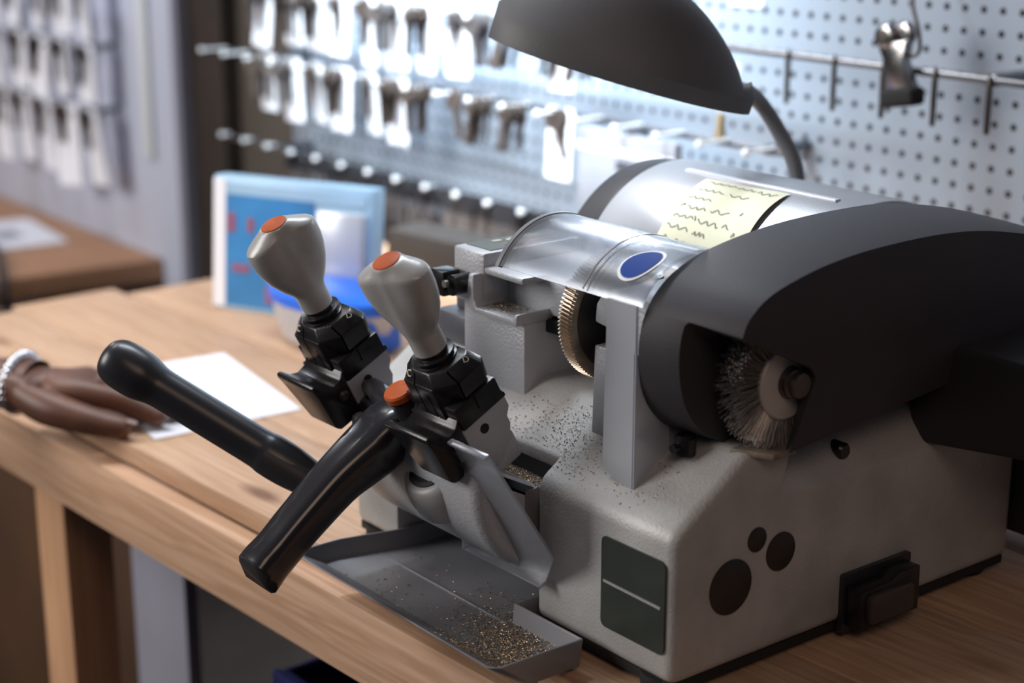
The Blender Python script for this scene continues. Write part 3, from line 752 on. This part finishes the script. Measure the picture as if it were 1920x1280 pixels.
o = obj('lower_shelf', f, DBROWN); o.location = (0, 0, .402); tag(o, 'dark shelf board low under the bench carrying the blue crate', 'shelf')
for x in (-.84, .66):
    pass

# white paper sheet on the bench
f = bmesh.new()
pc = [(-.9468, .179), (-.7138, .1409), (-.7219, -.0246), (-.9649, .0142)]
prism(f, pc[::-1], .0004, .0012, 'z'); o = obj('paper_sheet', f, PAPER); o.location = (0, 0, ZB); tag(o, 'blank white sheet of paper lying on the bench by the hand', 'paper')

# ================================================================== HAND
per = thing('person', 'person reaching in from the left, bare dark hand flat on the bench, silver bracelet', 'person', (0, 0, ZB))
def skin_mesh(name, verts, edges, radii, root, m, parent, lev=2):
    me = bpy.data.meshes.new(name); me.from_pydata(verts, edges, []); o = bpy.data.objects.new(name, me); col.objects.link(o)
    md = o.modifiers.new('s', 'SKIN'); md.use_smooth_shade = True; md.branch_smoothing = .6
    sv = me.skin_vertices[0].data
    for i, r in enumerate(radii): sv[i].radius = (r[0]*1.2, r[1]*1.2) if hasattr(r, '__len__') else (r*1.2, r*1.2); sv[i].use_root = (i == root)
    sd = o.modifiers.new('d', 'SUBSURF'); sd.levels = lev; sd.render_levels = lev
    sm = o.modifiers.new('m', 'SMOOTH'); sm.factor = .5; sm.iterations = 2
    apply_mods(o); o.data.materials.clear(); o.data.materials.append(m)
    o.data.polygons.foreach_set('use_smooth', [True]*len(o.data.polygons)); o.parent = parent
    return o
W = Vector((-.880, -.105, .036)); fw = Vector((.78, .62, 0)); nn = Vector((.62, -.78, 0)); uz = Vector((0, 0, 1))
def H(a, l, z): return tuple(W+fw*a+nn*l+uz*(z-.036))
V = [H(-.34, .10, .14), H(-.20, .055, .085), H(-.09, .020, .055), H(0, 0, .038), H(.035, .002, .038), H(.070, .002, .038)]
Rd_ = [(.050, .046), (.043, .039), (.034, .029), (.031, .022), (.034, .019), (.036, .017)]
Ed = [(0, 1), (1, 2), (2, 3), (3, 4), (4, 5)]
def chain(start, pts, rs):
    i0 = start
    for p, r in zip(pts, rs):
        V.append(p); Rd_.append((r, r)); Ed.append((i0, len(V)-1)); i0 = len(V)-1
chain(5, [H(.092, .016, .037), H(.126, .010, .031), H(.152, .006, .019), H(.174, .004, .0095)], [.0128, .0112, .0102, .0088])
chain(5, [H(.094, -.006, .038), H(.130, -.014, .031), H(.160, -.020, .018), H(.182, -.023, .0095)], [.0125, .0110, .0100, .0086])
chain(5, [H(.088, -.024, .036), H(.120, -.034, .028), H(.147, -.040, .016), H(.166, -.043, .0090)], [.0118, .0104, .0094, .0082])
chain(5, [H(.078, -.038, .033), H(.103, -.050, .024), H(.122, -.056, .014), H(.138, -.059, .0085)], [.0105, .0092, .0084, .0074])
chain(4, [H(.036, .030, .030), H(.076, .044, .025), H(.116, .045, .017), H(.154, .040, .0105)], [.0190, .0155, .0126, .0100])
arm = skin_mesh('arm_and_hand', V, Ed, Rd_, 3, SKIN, per)
for (a, l, z) in ((.154, .042, .0195), (.176, .004, .0175), (.183, -.023, .0175)):
    f = bmesh.new(); prism(f, [(.006*math.cos(k*.524), .0045*math.sin(k*.524)) for k in range(12)], -.0006, .0006, 'z')
    f.transform(Matrix.Translation(H(a, l, z)) @ Matrix.Rotation(math.atan2(fw.y, fw.x), 4, 'Z') @ Matrix.Rotation(R(18), 4, 'Y')); obj('fingernail', f, NAIL, per)
f = bmesh.new()
for k in range(26):
    a = 2*math.pi*k/26; c_ = W+fw*(.012)+nn*.0375*math.cos(a)+uz*(.002+.0275*math.sin(a))
    t_ = bmesh.new(); bmesh.ops.create_uvsphere(t_, u_segments=10, v_segments=6, radius=.0058); merge(f, t_, Matrix.Translation(c_))
obj('bracelet', f, CHROME, per)

# ================================================================== THINGS BEHIND ON THE BENCH
box_t = thing('display_pack', 'upright blue printed pack with white border behind the left knob', 'package', (-1.142, .273, ZB), R(25.4))
f = bmesh.new(); box(f, 0, .232, 0, .030, 0, .170, .002); f.transform(Matrix.Rotation(R(-5), 4, 'X')); obj('pale_card_back', f, LBLUE, box_t)
f = bmesh.new(); box(f, .001, .019, -.0022, .002, .004, .166); f.transform(Matrix.Rotation(R(-5), 4, 'X')); obj('white_border', f, CARD, box_t)
f = bmesh.new(); box(f, .020, .150, -.0016, .002, .006, .158); f.transform(Matrix.Rotation(R(-5), 4, 'X')); pn = obj('blue_print', f, BLUEP, box_t)
for (x, z, w, h) in ((.022, .100, .012, .024), (.052, .102, .010, .018), (.030, .050, .026, .010), (.080, .014, .010, .022)):
    f = bmesh.new(); box(f, x, x+w, -.0026, -.001, z, z+h); f.transform(Matrix.Rotation(R(-5), 4, 'X')); obj('red_mark', f, REDP, pn)
f = bmesh.new(); box(f, .020, .225, -.0020, .002, .148, .162); f.transform(Matrix.Rotation(R(-5), 4, 'X')); obj('pale_blue_band', f, LBLUE, box_t)
f = bmesh.new(); box(f, .160, .226, -.014, .001, .030, .140, .004); f.transform(Matrix.Rotation(R(-5), 4, 'X')); bl = obj('clear_blister', f, CLBAG, box_t)
f = bmesh.new(); box(f, .162, .224, -.0025, .002, .030, .052); f.transform(Matrix.Rotation(R(-5), 4, 'X')); obj('salmon_strip', f, ORP, box_t)
# low striped box added in place of an unidentified dark striped area
STRIPE, nt_, p_, o_ = new_mat('brown_striped_stand_in')
tc_ = nt_.nodes.new('ShaderNodeTexCoord'); wv = nt_.nodes.new('ShaderNodeTexWave'); wv.inputs['Scale'].default_value = 42; wv.inputs['Distortion'].default_value = 1.2; wv.inputs['Detail'].default_value = 1
cr_ = nt_.nodes.new('ShaderNodeValToRGB'); cr_.color_ramp.elements[0].color = (.010, .009, .010, 1); cr_.color_ramp.elements[1].color = (.065, .05, .04, 1)
nt_.links.new(tc_.outputs['Object'], wv.inputs['Vector']); nt_.links.new(wv.outputs['Fac'], cr_.inputs['Fac']); nt_.links.new(cr_.outputs['Color'], p_.inputs['Base Color'])
sb = thing('striped_stand_in', 'low dark stand-in box with brown vertical stripes on the bench below the black-headed keys', 'box', (-.985, .600, ZB), R(8))
f = bmesh.new(); box(f, -.165, .165, -.035, .035, .012, .066, .003); obj('stand_in_body', f, STRIPE, sb)
f = bmesh.new(); box(f, -.168, .168, -.038, .038, .0005, .014, .002); obj('stand_in_base', f, NAVY, sb)
# plastic tub
bag = thing('plastic_tub', 'clear and bright blue plastic tub on the bench behind the clamps', 'tub', (-.905, .305, ZB), R(12))
f = bmesh.new(); lathe(f, [(.050, 0), (.056, .004), (.064, .030), (.068, .058), (.066, .058), (.062, .030), (.054, .006), (.002, .005)], (0, 0, 0), 'z', 40); f.transform(Matrix.Diagonal((1.35, .8, 1, 1))); obj('tub_shell', f, CLBAG, bag)
f = bmesh.new(); lathe(f, [(.0685, .050), (.0705, .052), (.0705, .064), (.0640, .067), (.0010, .067)], (0, 0, 0), 'z', 40); f.transform(Matrix.Diagonal((1.35, .8, 1, 1))); obj('tub_lid', f, BRBLUE, bag)
f = bmesh.new(); box(f, .02, .084, -.048, .03, .002, .045, .006); obj('blue_sachet', f, BRBLUE, bag)

# ================================================================== WORK LAMP
lamp = thing('work_lamp', 'charcoal lamp shade on a grey gooseneck arching over the machine', 'lamp')
P0 = Vector((-.381, .137, .4205)); P1 = Vector((-.232, .297, .3580))      # shade tips
ux = (P1-P0).normalized(); uy = Vector((-ux.y, ux.x, 0)).normalized(); uu = ux.cross(uy).normalized()
Ls = (P1-P0).length
MS = Matrix(((ux.x, uy.x, uu.x, (P0.x+P1.x)/2), (ux.y, uy.y, uu.y, (P0.y+P1.y)/2), (ux.z, uy.z, uu.z, (P0.z+P1.z)/2), (0, 0, 0, 1)))
f = bmesh.new(); NS, NW = 36, 14; a_ = Ls/2; rim = .0105
def wid(s): return .050*max(0, 1-abs(s)**2.3)**.72 + (.004)
def hgt(s): return .074*max(0, 1-abs(s)**1.9)**.80
top = []
for i in range(NS+1):
    s = -1+2*i/NS; row = []
    for j in range(NW+1):
        t = -1+2*j/NW
        row.append(f.verts.new((a_*s, wid(s)*t, rim+hgt(s+.08 if s < .92 else s)*(1-abs(t)**1.7) if abs(t) < 1 else rim)))
    top.append(row)
bot = [[f.verts.new((a_*s*.998, wid(s)*t, -.004)) for t in (-1, 1)] for s in [-1+2*i/NS for i in range(NS+1)]]
for i in range(NS):
    for j in range(NW): f.faces.new([top[i][j], top[i+1][j], top[i+1][j+1], top[i][j+1]])
    f.faces.new([bot[i][0], bot[i+1][0], top[i+1][0], top[i][0]]); f.faces.new([top[i][-1], top[i+1][-1], bot[i+1][1], bot[i][1]])
    f.faces.new([bot[i][1], bot[i+1][1], bot[i+1][0], bot[i][0]])
f.faces.new([bot[0][1], bot[0][0]]+top[0]); f.faces.new([bot[NS][0], bot[NS][1]]+top[NS][::-1])
bmesh.ops.recalc_face_normals(f, faces=f.faces[:])
f.transform(MS); obj('lamp_shade', f, LAMPC, lamp, 25)
f = bmesh.new(); prism(f, [(a_*.72*math.cos(k*.314), .034*math.sin(k*.314)) for k in range(20)], -.0065, -.0045, 'z'); f.transform(MS); obj('lamp_diffuser', f, LAMPD, lamp)
f = bmesh.new()
tube(f, [(-.275, .300, .362), (-.300, .355, .362), (-.3160, .395, .346), (-.3125, .418, .318), (-.3010, .430, .285), (-.298, .432, .24), (-.300, .432, .10), (-.300, .432, .012)], .0072, 16, 5, up=(1, 0, 0)); obj('gooseneck', f, mat('grey_gooseneck', (.16, .17, .19), .45), lamp)
f = bmesh.new(); lathe(f, [(.045, 0), (.045, .010), (.012, .016)], (-.300, .432, 0), 'z', 32); obj('lamp_base', f, CHARC2, lamp)

# ================================================================== ROOM
YW = .77
f = bmesh.new(); box(f, -1.757, 1.1, YW, YW+.022, .02, 1.2, .001); f.transform(Matrix.Translation((0, 0, ZB))); o = struct(obj('wall_pegboard', f, PEG)); 
f = bmesh.new(); box(f, -3.9, -2.181, YW, YW+.025, -.9, 1.2, .001); f.transform(Matrix.Translation((0, 0, ZB))); struct(obj('wall_left_panel', f, PANELW))
f = bmesh.new(); box(f, -2.181, -2.155, YW-.004, YW+.05, -.9, 1.2, .001); f.transform(Matrix.Translation((0, 0, ZB))); struct(obj('trim_1', f, PANELD))
f = bmesh.new(); box(f, -2.155, -2.03, YW+.020, YW+.07, -.9, 1.2, .001); f.transform(Matrix.Translation((0, 0, ZB))); struct(obj('dark_wall_strip', f, DBROWN))  # plain dark brown strip next to the left panel's edge
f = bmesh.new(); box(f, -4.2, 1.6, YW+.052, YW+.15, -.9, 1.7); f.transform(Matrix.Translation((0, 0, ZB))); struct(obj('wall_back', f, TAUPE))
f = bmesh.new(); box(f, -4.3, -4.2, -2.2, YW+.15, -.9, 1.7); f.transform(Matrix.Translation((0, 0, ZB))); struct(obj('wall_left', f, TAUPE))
f = bmesh.new(); box(f, -4.3, 1.8, -2.6, YW+.15, -.05, 0); struct(obj('floor', f, FLOORM))
f = bmesh.new(); box(f, -.018, .018, -.010, 0, -.02, .62, .002); o = obj('shelf_standard', f, mat('cream_metal', (.66, .70, .72), .4)); o.location = (-2.292, YW, ZB); tag(o, 'vertical pale metal slotted standard at the right edge of left panel', 'wall standard')

# far desk
desk = thing('desk', 'brown wooden desk at far left below the hanging cards', 'desk', (0, 0, ZB-.22))
f = bmesh.new(); prism(f, [(-3.6, YW-.002), (-2.268, YW-.002), (-2.305, .40), (-2.36, -.1), (-3.6, -.1)], -.045, 0, 'z'); bevel_all(f, .003, 2); obj('desktop', f, DESKW, desk)
f = bmesh.new(); box(f, -2.50, -2.44, .60, .66, -.68, -.045, .002); obj('leg', f, DESKW, desk)
f = bmesh.new(); box(f, -2.50, -2.44, -.05, .01, -.68, -.045, .002); obj('leg', f, DESKW, desk)
ML = Matrix.Translation((-2.80, .545, .0005)) @ Matrix.Rotation(R(-6), 4, 'Z')
f = bmesh.new(); box(f, 0, .27, 0, .165, 0, .003); f.transform(ML); o = obj('leaflet', f, PAPER); o.location = (0, 0, ZB-.22); tag(o, 'white leaflet with grey smudges lying flat on the brown desk', 'paper')
f = bmesh.new(); box(f, .10, .19, .05, .10, .003, .0036); f.transform(ML); obj('printed_patch', f, GREYPK, o)
f = bmesh.new(); tube(f, [(-2.80, .50, .008), (-2.66, .53, .009), (-2.54, .53, .010), (-2.43, .50, .010), (-2.345, .468, .010), (-2.300, .452, .006), (-2.279, .446, -.03), (-2.276, .440, -.14), (-2.285, .43, -.42), (-2.33, .42, -.671)], .008, 10, 4, up=(0, 1, 0)); o = obj('power_cord', f, CABLE); o.location = (0, 0, ZB-.22); tag(o, 'black cord draped over the front edge of the far brown desk', 'cord')

# ---- rails with pegs
def rail(label, x0, x1, y, z, peg_x, pins=(), pl=.046):
    t = thing('hook_rail', label, 'rail', (0, 0, ZB), 0, None)
    f = bmesh.new(); box(f, x0, x1, y-.002, y+.002, z-.0038, z+.0038, .001); obj('bar', f, DULLCH, t)
    for x in (max(x0+.15, -1.70 if x0 > -2 else x0+.1), x1-.05):
        f = bmesh.new(); box(f, x-.008, x+.008, y+.001, YW-.0005, z-.006, z+.006, .001); obj('bracket', f, DULLCH, t)
    for x in peg_x:
        f = bmesh.new(); lathe(f, [(.0022, 0), (.0022, .006-pl), (.0022, -pl)][::-1], (x, y, z+.004), 'y', 8)
        lathe(f, [(r_, h_+.046-pl) for r_, h_ in ((.0008, -.0515), (.0038, -.0500), (.0050, -.0475), (.0046, -.0450), (.0026, -.0430))], (x, y, z+.004), 'y', 12)
        obj('peg', f, PEG_GLINT, t)
    for x in pins:
        f = bmesh.new(); lathe(f, [(.0018, -.050), (.0030, -.048), (.0032, 0), (.0022, .006), (.0010, .012)], (x, y-.004, z-.004), 'z', 12); obj('pin', f, DARKSTEEL, t)
    return t
PEG_GLINT = mat('peg_glint_white', (.92, .94, .97), .25, .1)  # near-white pegs: the glints of their round ends are in the colour
px = [-1.86+.075*k for k in range(17)]
rail('top chrome hook rail with steel pins on the white pegboard', -1.90, -.245, .705, .342, px[:14], pins=[-.566+.0685*k for k in range(5)])
rail('second chrome hook rail down, ending left of the gooseneck', -1.90, -.545, .705, .2300, px+[-.585])
rail('lowest chrome hook rail on the white pegboard, black-headed keys below', -1.90, -.60, .705, .0830, px[:16], pl=.014)
rail('upper hook rail on the left panel carrying white cards', -3.3, -2.385, .715, .183, [-3.2+.11*k for k in range(8)])
rail('lower hook rail on the left panel carrying white cards', -3.3, -2.385, .715, .056, [-3.2+.11*k for k in range(8)])
rail('highest hook rail on the left panel near the frame top', -3.3, -2.385, .715, .310, [-3.2+.11*k for k in range(8)])

# ---- keys and cards
def key_mesh(name, m, headm=None):
    f = bmesh.new(); n = 18; th = .0011
    bow = [(.0125*math.cos(2*math.pi*k/n), -.0125+.0120*math.sin(2*math.pi*k/n)) for k in range(n)]
    prism(f, bow, -th, th, 'y')
    bl = [(-.0042, -.022), (.0042, -.022), (.0040, -.0300), (.0030, -.034), (.0036, -.040), (.0026, -.046), (.0034, -.052), (.0010, -.0585), (-.0036, -.056)]
    nf = len(f.faces); prism(f, bl, -th*.8, th*.8, 'y')
    f.faces.ensure_lookup_table()
    if headm:
        for i in range(nf, len(f.faces)): f.faces[i].material_index = 1
    me = bpy.data.meshes.new(name); f.to_mesh(me); f.free(); me.materials.append(headm or m)
    if headm: me.materials.append(m)
    return me
KM = [key_mesh('key_nickel', KNI), key_mesh('key_brass', KBR), key_mesh('key_black_head', KNI, KBL)]
cf = bmesh.new(); prism(cf, [(-.024, 0), (.024, 0), (.024, -.092), (-.024, -.092)], -.0006, .0006, 'y')
CM = bpy.data.meshes.new('card'); cf.to_mesh(CM); cf.free(); CM.materials.append(CARD)
ORD = ['first', 'second', 'third', 'fourth', 'fifth', 'sixth', 'seventh', 'eighth', 'ninth', 'tenth', 'eleventh', 'twelfth', 'thirteenth', 'fourteenth', 'fifteenth', 'sixteenth']
rk = random.Random(21)
def bunch(x, y, z, kind, n, where, o_, sc=1., tilt=None, card=True, keyname='key_blank', csc=1.):
    what = {0: 'dull nickel key blank', 1: 'dark brass key blank', 2: 'black-headed key blank'}[kind]
    for i in range(n):
        k = bpy.data.objects.new(keyname, KM[kind]); col.objects.link(k)
        k.location = (x+rk.uniform(-.004, .004), y-.008-i*.0078, ZB+z+.0085) if kind < 2 else (x-.031+i*.0105+rk.uniform(-.003, .003), .7005-.0022*(i % 2), ZB+z+.0085)
        k.rotation_euler = (rk.uniform(-.06, .06), (tilt if tilt is not None else rk.uniform(-.12, .12))*(1 if tilt is None else rk.uniform(.6, 1.2)), rk.uniform(-.5, .5)); k.scale = (sc, sc, sc)
        tag(k, '%s in the %s bunch from the left on %s' % (what, ORD[o_], where), 'key', 'keys on %s, %s bunch' % (where, ORD[o_]))
    if card:
        k = bpy.data.objects.new('price_card', CM); col.objects.link(k); k.location = (x+.004, y-.005, ZB+z+.0085); k.rotation_euler = (rk.uniform(-.05, .1), rk.uniform(-.08, .08), rk.uniform(-.2, .2))
        q_ = rk.uniform(.95, 1.12); k.scale = (csc, 1, csc*q_)
        tag(k, 'white card behind the %s bunch from the left on %s' % (ORD[o_], where), 'card')
for i, x in enumerate(px[:14]):
    if i < 2: continue
    bunch(x, .70, .342, rk.choice((0, 1, 1)), rk.choice((2, 4, 5)), 'the top pegboard rail', i-2, 1.25, card=i < 10 or i == 12, tilt=None if i < 10 else rk.choice((-.3, .3)))
for i, x in enumerate(px[:13]):
    if i < 2: continue
    bunch(x, .70, .230, rk.choice((0, 1, 1)), rk.choice((2, 4, 5)), 'the middle pegboard rail', i-2, 1.2, card=i < 8 or i == 12, tilt=None if i < 9 else rk.choice((-.3, .25)))
for i, x in enumerate(px[:14]):
    if i < 3: continue
    bunch(x, .70, .083, 2, 7, 'the lowest pegboard rail', i-3, 1.32, card=False)
for (z, nm) in ((.310, 'the highest left rail'), (.183, 'the upper left rail'), (.056, 'the lower left rail')):
    for i in range(8):
        x = -3.2+.11*i
        if i < 3: continue
        bunch(x, .71, z, rk.choice((0, 1)), 3, nm, i-3, 1.4, card=True, csc=1.28 if z > .1 else 1.65)
        k = bpy.data.objects['price_card'] if False else None
# grey pack, tags and clip on the pegboard
gp = thing('hanging_pack', 'grey blister pack with dark print hanging above the motor housing', 'package', (-.80, .672, ZB+.2245))
f = bmesh.new(); box(f, -.095, .085, 0, .012, -.115, .0, .002); obj('pack_card', f, GREYPK, gp)
f = bmesh.new(); box(f, -.095, .085, -.0008, .001, -.028, -.018); obj('white_stripe', f, CARD, gp)
f = bmesh.new(); box(f, -.02, .08, -.0010, .001, -.046, -.034); obj('dark_print', f, DGREY, gp)
f = bmesh.new(); box(f, -.02, .075, -.0010, .001, -.080, -.070); obj('dark_print', f, DGREY, gp)
f = bmesh.new(); box(f, -.02, .06, -.0010, .001, -.095, -.089); obj('dark_print', f, DGREY, gp)
f = bmesh.new(); box(f, -.007, .007, .002, .030, -.006, .006, .001); obj('hang_tab', f, DULLCH, gp)
for (x, z, w, h, lb) in ((-.725, .2890, .036, .050, 'small blank white tag on the pegboard under the lamp shade'), (-.700, .405, .055, .045, 'white label high on the pegboard at the right of the shade')):
    f = bmesh.new(); box(f, -w/2, w/2, -.001, 0, -h/2, h/2); o = obj('paper_tag', f, PAPER); o.location = (x, YW-.0008, ZB+z); tag(o, lb, 'tag')
# chrome clip
cl = thing('spring_clip', 'chrome spring clip with black rubber foot hanging from a bent wire hook', 'clip', (-.402, .690, ZB+.355))
f = bmesh.new()
MC_ = Matrix.Rotation(R(-10), 4, 'Y')
for (xx, yy_) in ((-.0090, -.004), (.0090, .004)):
    t_ = bmesh.new(); lathe(t_, [(.006, -.006), (.0125, -.0055), (.0140, 0), (.0125, .0055), (.006, .006)], (xx, yy_, .0245), 'y', 24); merge(f, t_)
prism(f, [(-.0200, .018), (.0200, .018), (.0130, -.004), (.0220, -.032), (-.0150, -.032), (-.0120, -.004)], -.008, .006, 'y'); bevel_all(f, .002, 2, 40)
f.transform(MC_); obj('clip_body', f, CLIPC, cl)
f = bmesh.new(); lathe(f, [(.0065, -.0002), (.0070, -.0016), (.0005, -.0020)], (-.009, -.0095, .0245), 'y', 20); f.transform(MC_); obj('clip_rivet', f, DARKSTEEL, cl)
f = bmesh.new(); box(f, -.0190, .0250, -.013, .011, -.0500, -.0305, .005, 3); f.transform(MC_); obj('rubber_foot', f, RUBBER, cl)
f = bmesh.new(); tube(f, [(.004, .078, .078), (.004, .060, .080), (.006, .020, .076), (.012, .004, .058), (.024, .002, .030), (.026, .002, .010), (.018, .0, .004), (.008, 0, .010)], .0022, 10, 4, up=(.3, 1, .2)); obj('wire_hook', f, DARKSTEEL, cl)
# small red and brown object at the top edge, little brass fitting
f = bmesh.new(); lathe(f, [(.006, 0), (.0075, .004), (.0050, .012), (.0050, .026), (.0022, .030)], (0, 0, 0), 'z', 16); o = obj('brass_fitting', f, mat('brass', (.35, .27, .15), .35, .8)); o.location = (-.668, .70, ZB+.2355); tag(o, 'small brass fitting standing on the second hook rail beside the gooseneck', 'fitting')

# ================================================================== LIGHT
def area(name, loc, target, size, power, color, sy=None):
    l = bpy.data.lights.new(name, 'AREA'); l.energy = power; l.color = color; l.size = size
    if sy: l.shape = 'RECTANGLE'; l.size_y = sy
    o = bpy.data.objects.new(name, l); col.objects.link(o); o.location = loc
    o.rotation_euler = (Vector(target)-Vector(loc)).to_track_quat('-Z', 'Y').to_euler(); return o
area('window_light', (-2.2, -2.7, 2.3), (-.5, .1, .9), 1.7, 100, (1., .96, .92))
area('ceiling_tube_wall', (-1.20, .34, 1.84), (-1.20, .77, 1.17), .9, 11, (.80, .93, 1.), .10).data.spread = R(64)
area('bench_fill', (-1.35, -.10, 2.3), (-1.15, .0, .9), .7, 3.0, (1., .96, .92), .2).data.spread = R(80)  # unseen fill light, added to brighten the bench top
area('ceiling_tube_left', (-2.7, .10, 2.1), (-2.6, .6, 1.0), .8, 9, (.86, .90, 1.), .2)
area('ceiling_tube_machine', (-.75, .25, 2.1), (-.30, .10, 1.0), .6, 10, (.86, .93, 1.), .12)
area('room_fill', (1.3, -.9, 2.4), (.15, .1, .95), .8, 6, (1., .72, .56))
l = bpy.data.lights.new('lamp_bulb', 'SPOT'); l.energy = 1.35; l.color = (.92, .96, 1.); l.spot_size = R(120); l.spot_blend = .6; l.shadow_soft_size = .03
o = bpy.data.objects.new('lamp_bulb', l); col.objects.link(o); o.location = (-.30, .21, ZB+.372); o.rotation_euler = (Vector((-.17, .10, ZB+.2))-o.location).to_track_quat('-Z', 'Y').to_euler()
w = bpy.data.worlds.new('World'); scene.world = w; w.use_nodes = True
bg = w.node_tree.nodes['Background']; bg.inputs[0].default_value = (.62, .66, .80, 1); bg.inputs[1].default_value = .06

# ================================================================== CAMERA
cam = bpy.data.cameras.new('camera'); co = bpy.data.objects.new('camera', cam); col.objects.link(co)
co.location = (.78092, -.75497, .57457+ZB); co.rotation_euler = (R(90-16.1315), 0, R(51.7711))
cam.sensor_width = 36; cam.lens = 3250/1920*36; cam.clip_start = .02
cam.dof.use_dof = True; cam.dof.focus_distance = 1.29; cam.dof.aperture_fstop = 3.7
scene.camera = co
scene.view_settings.view_transform = 'Standard'; scene.view_settings.look = 'None'; scene.view_settings.exposure = 0; scene.view_settings.gamma = 1
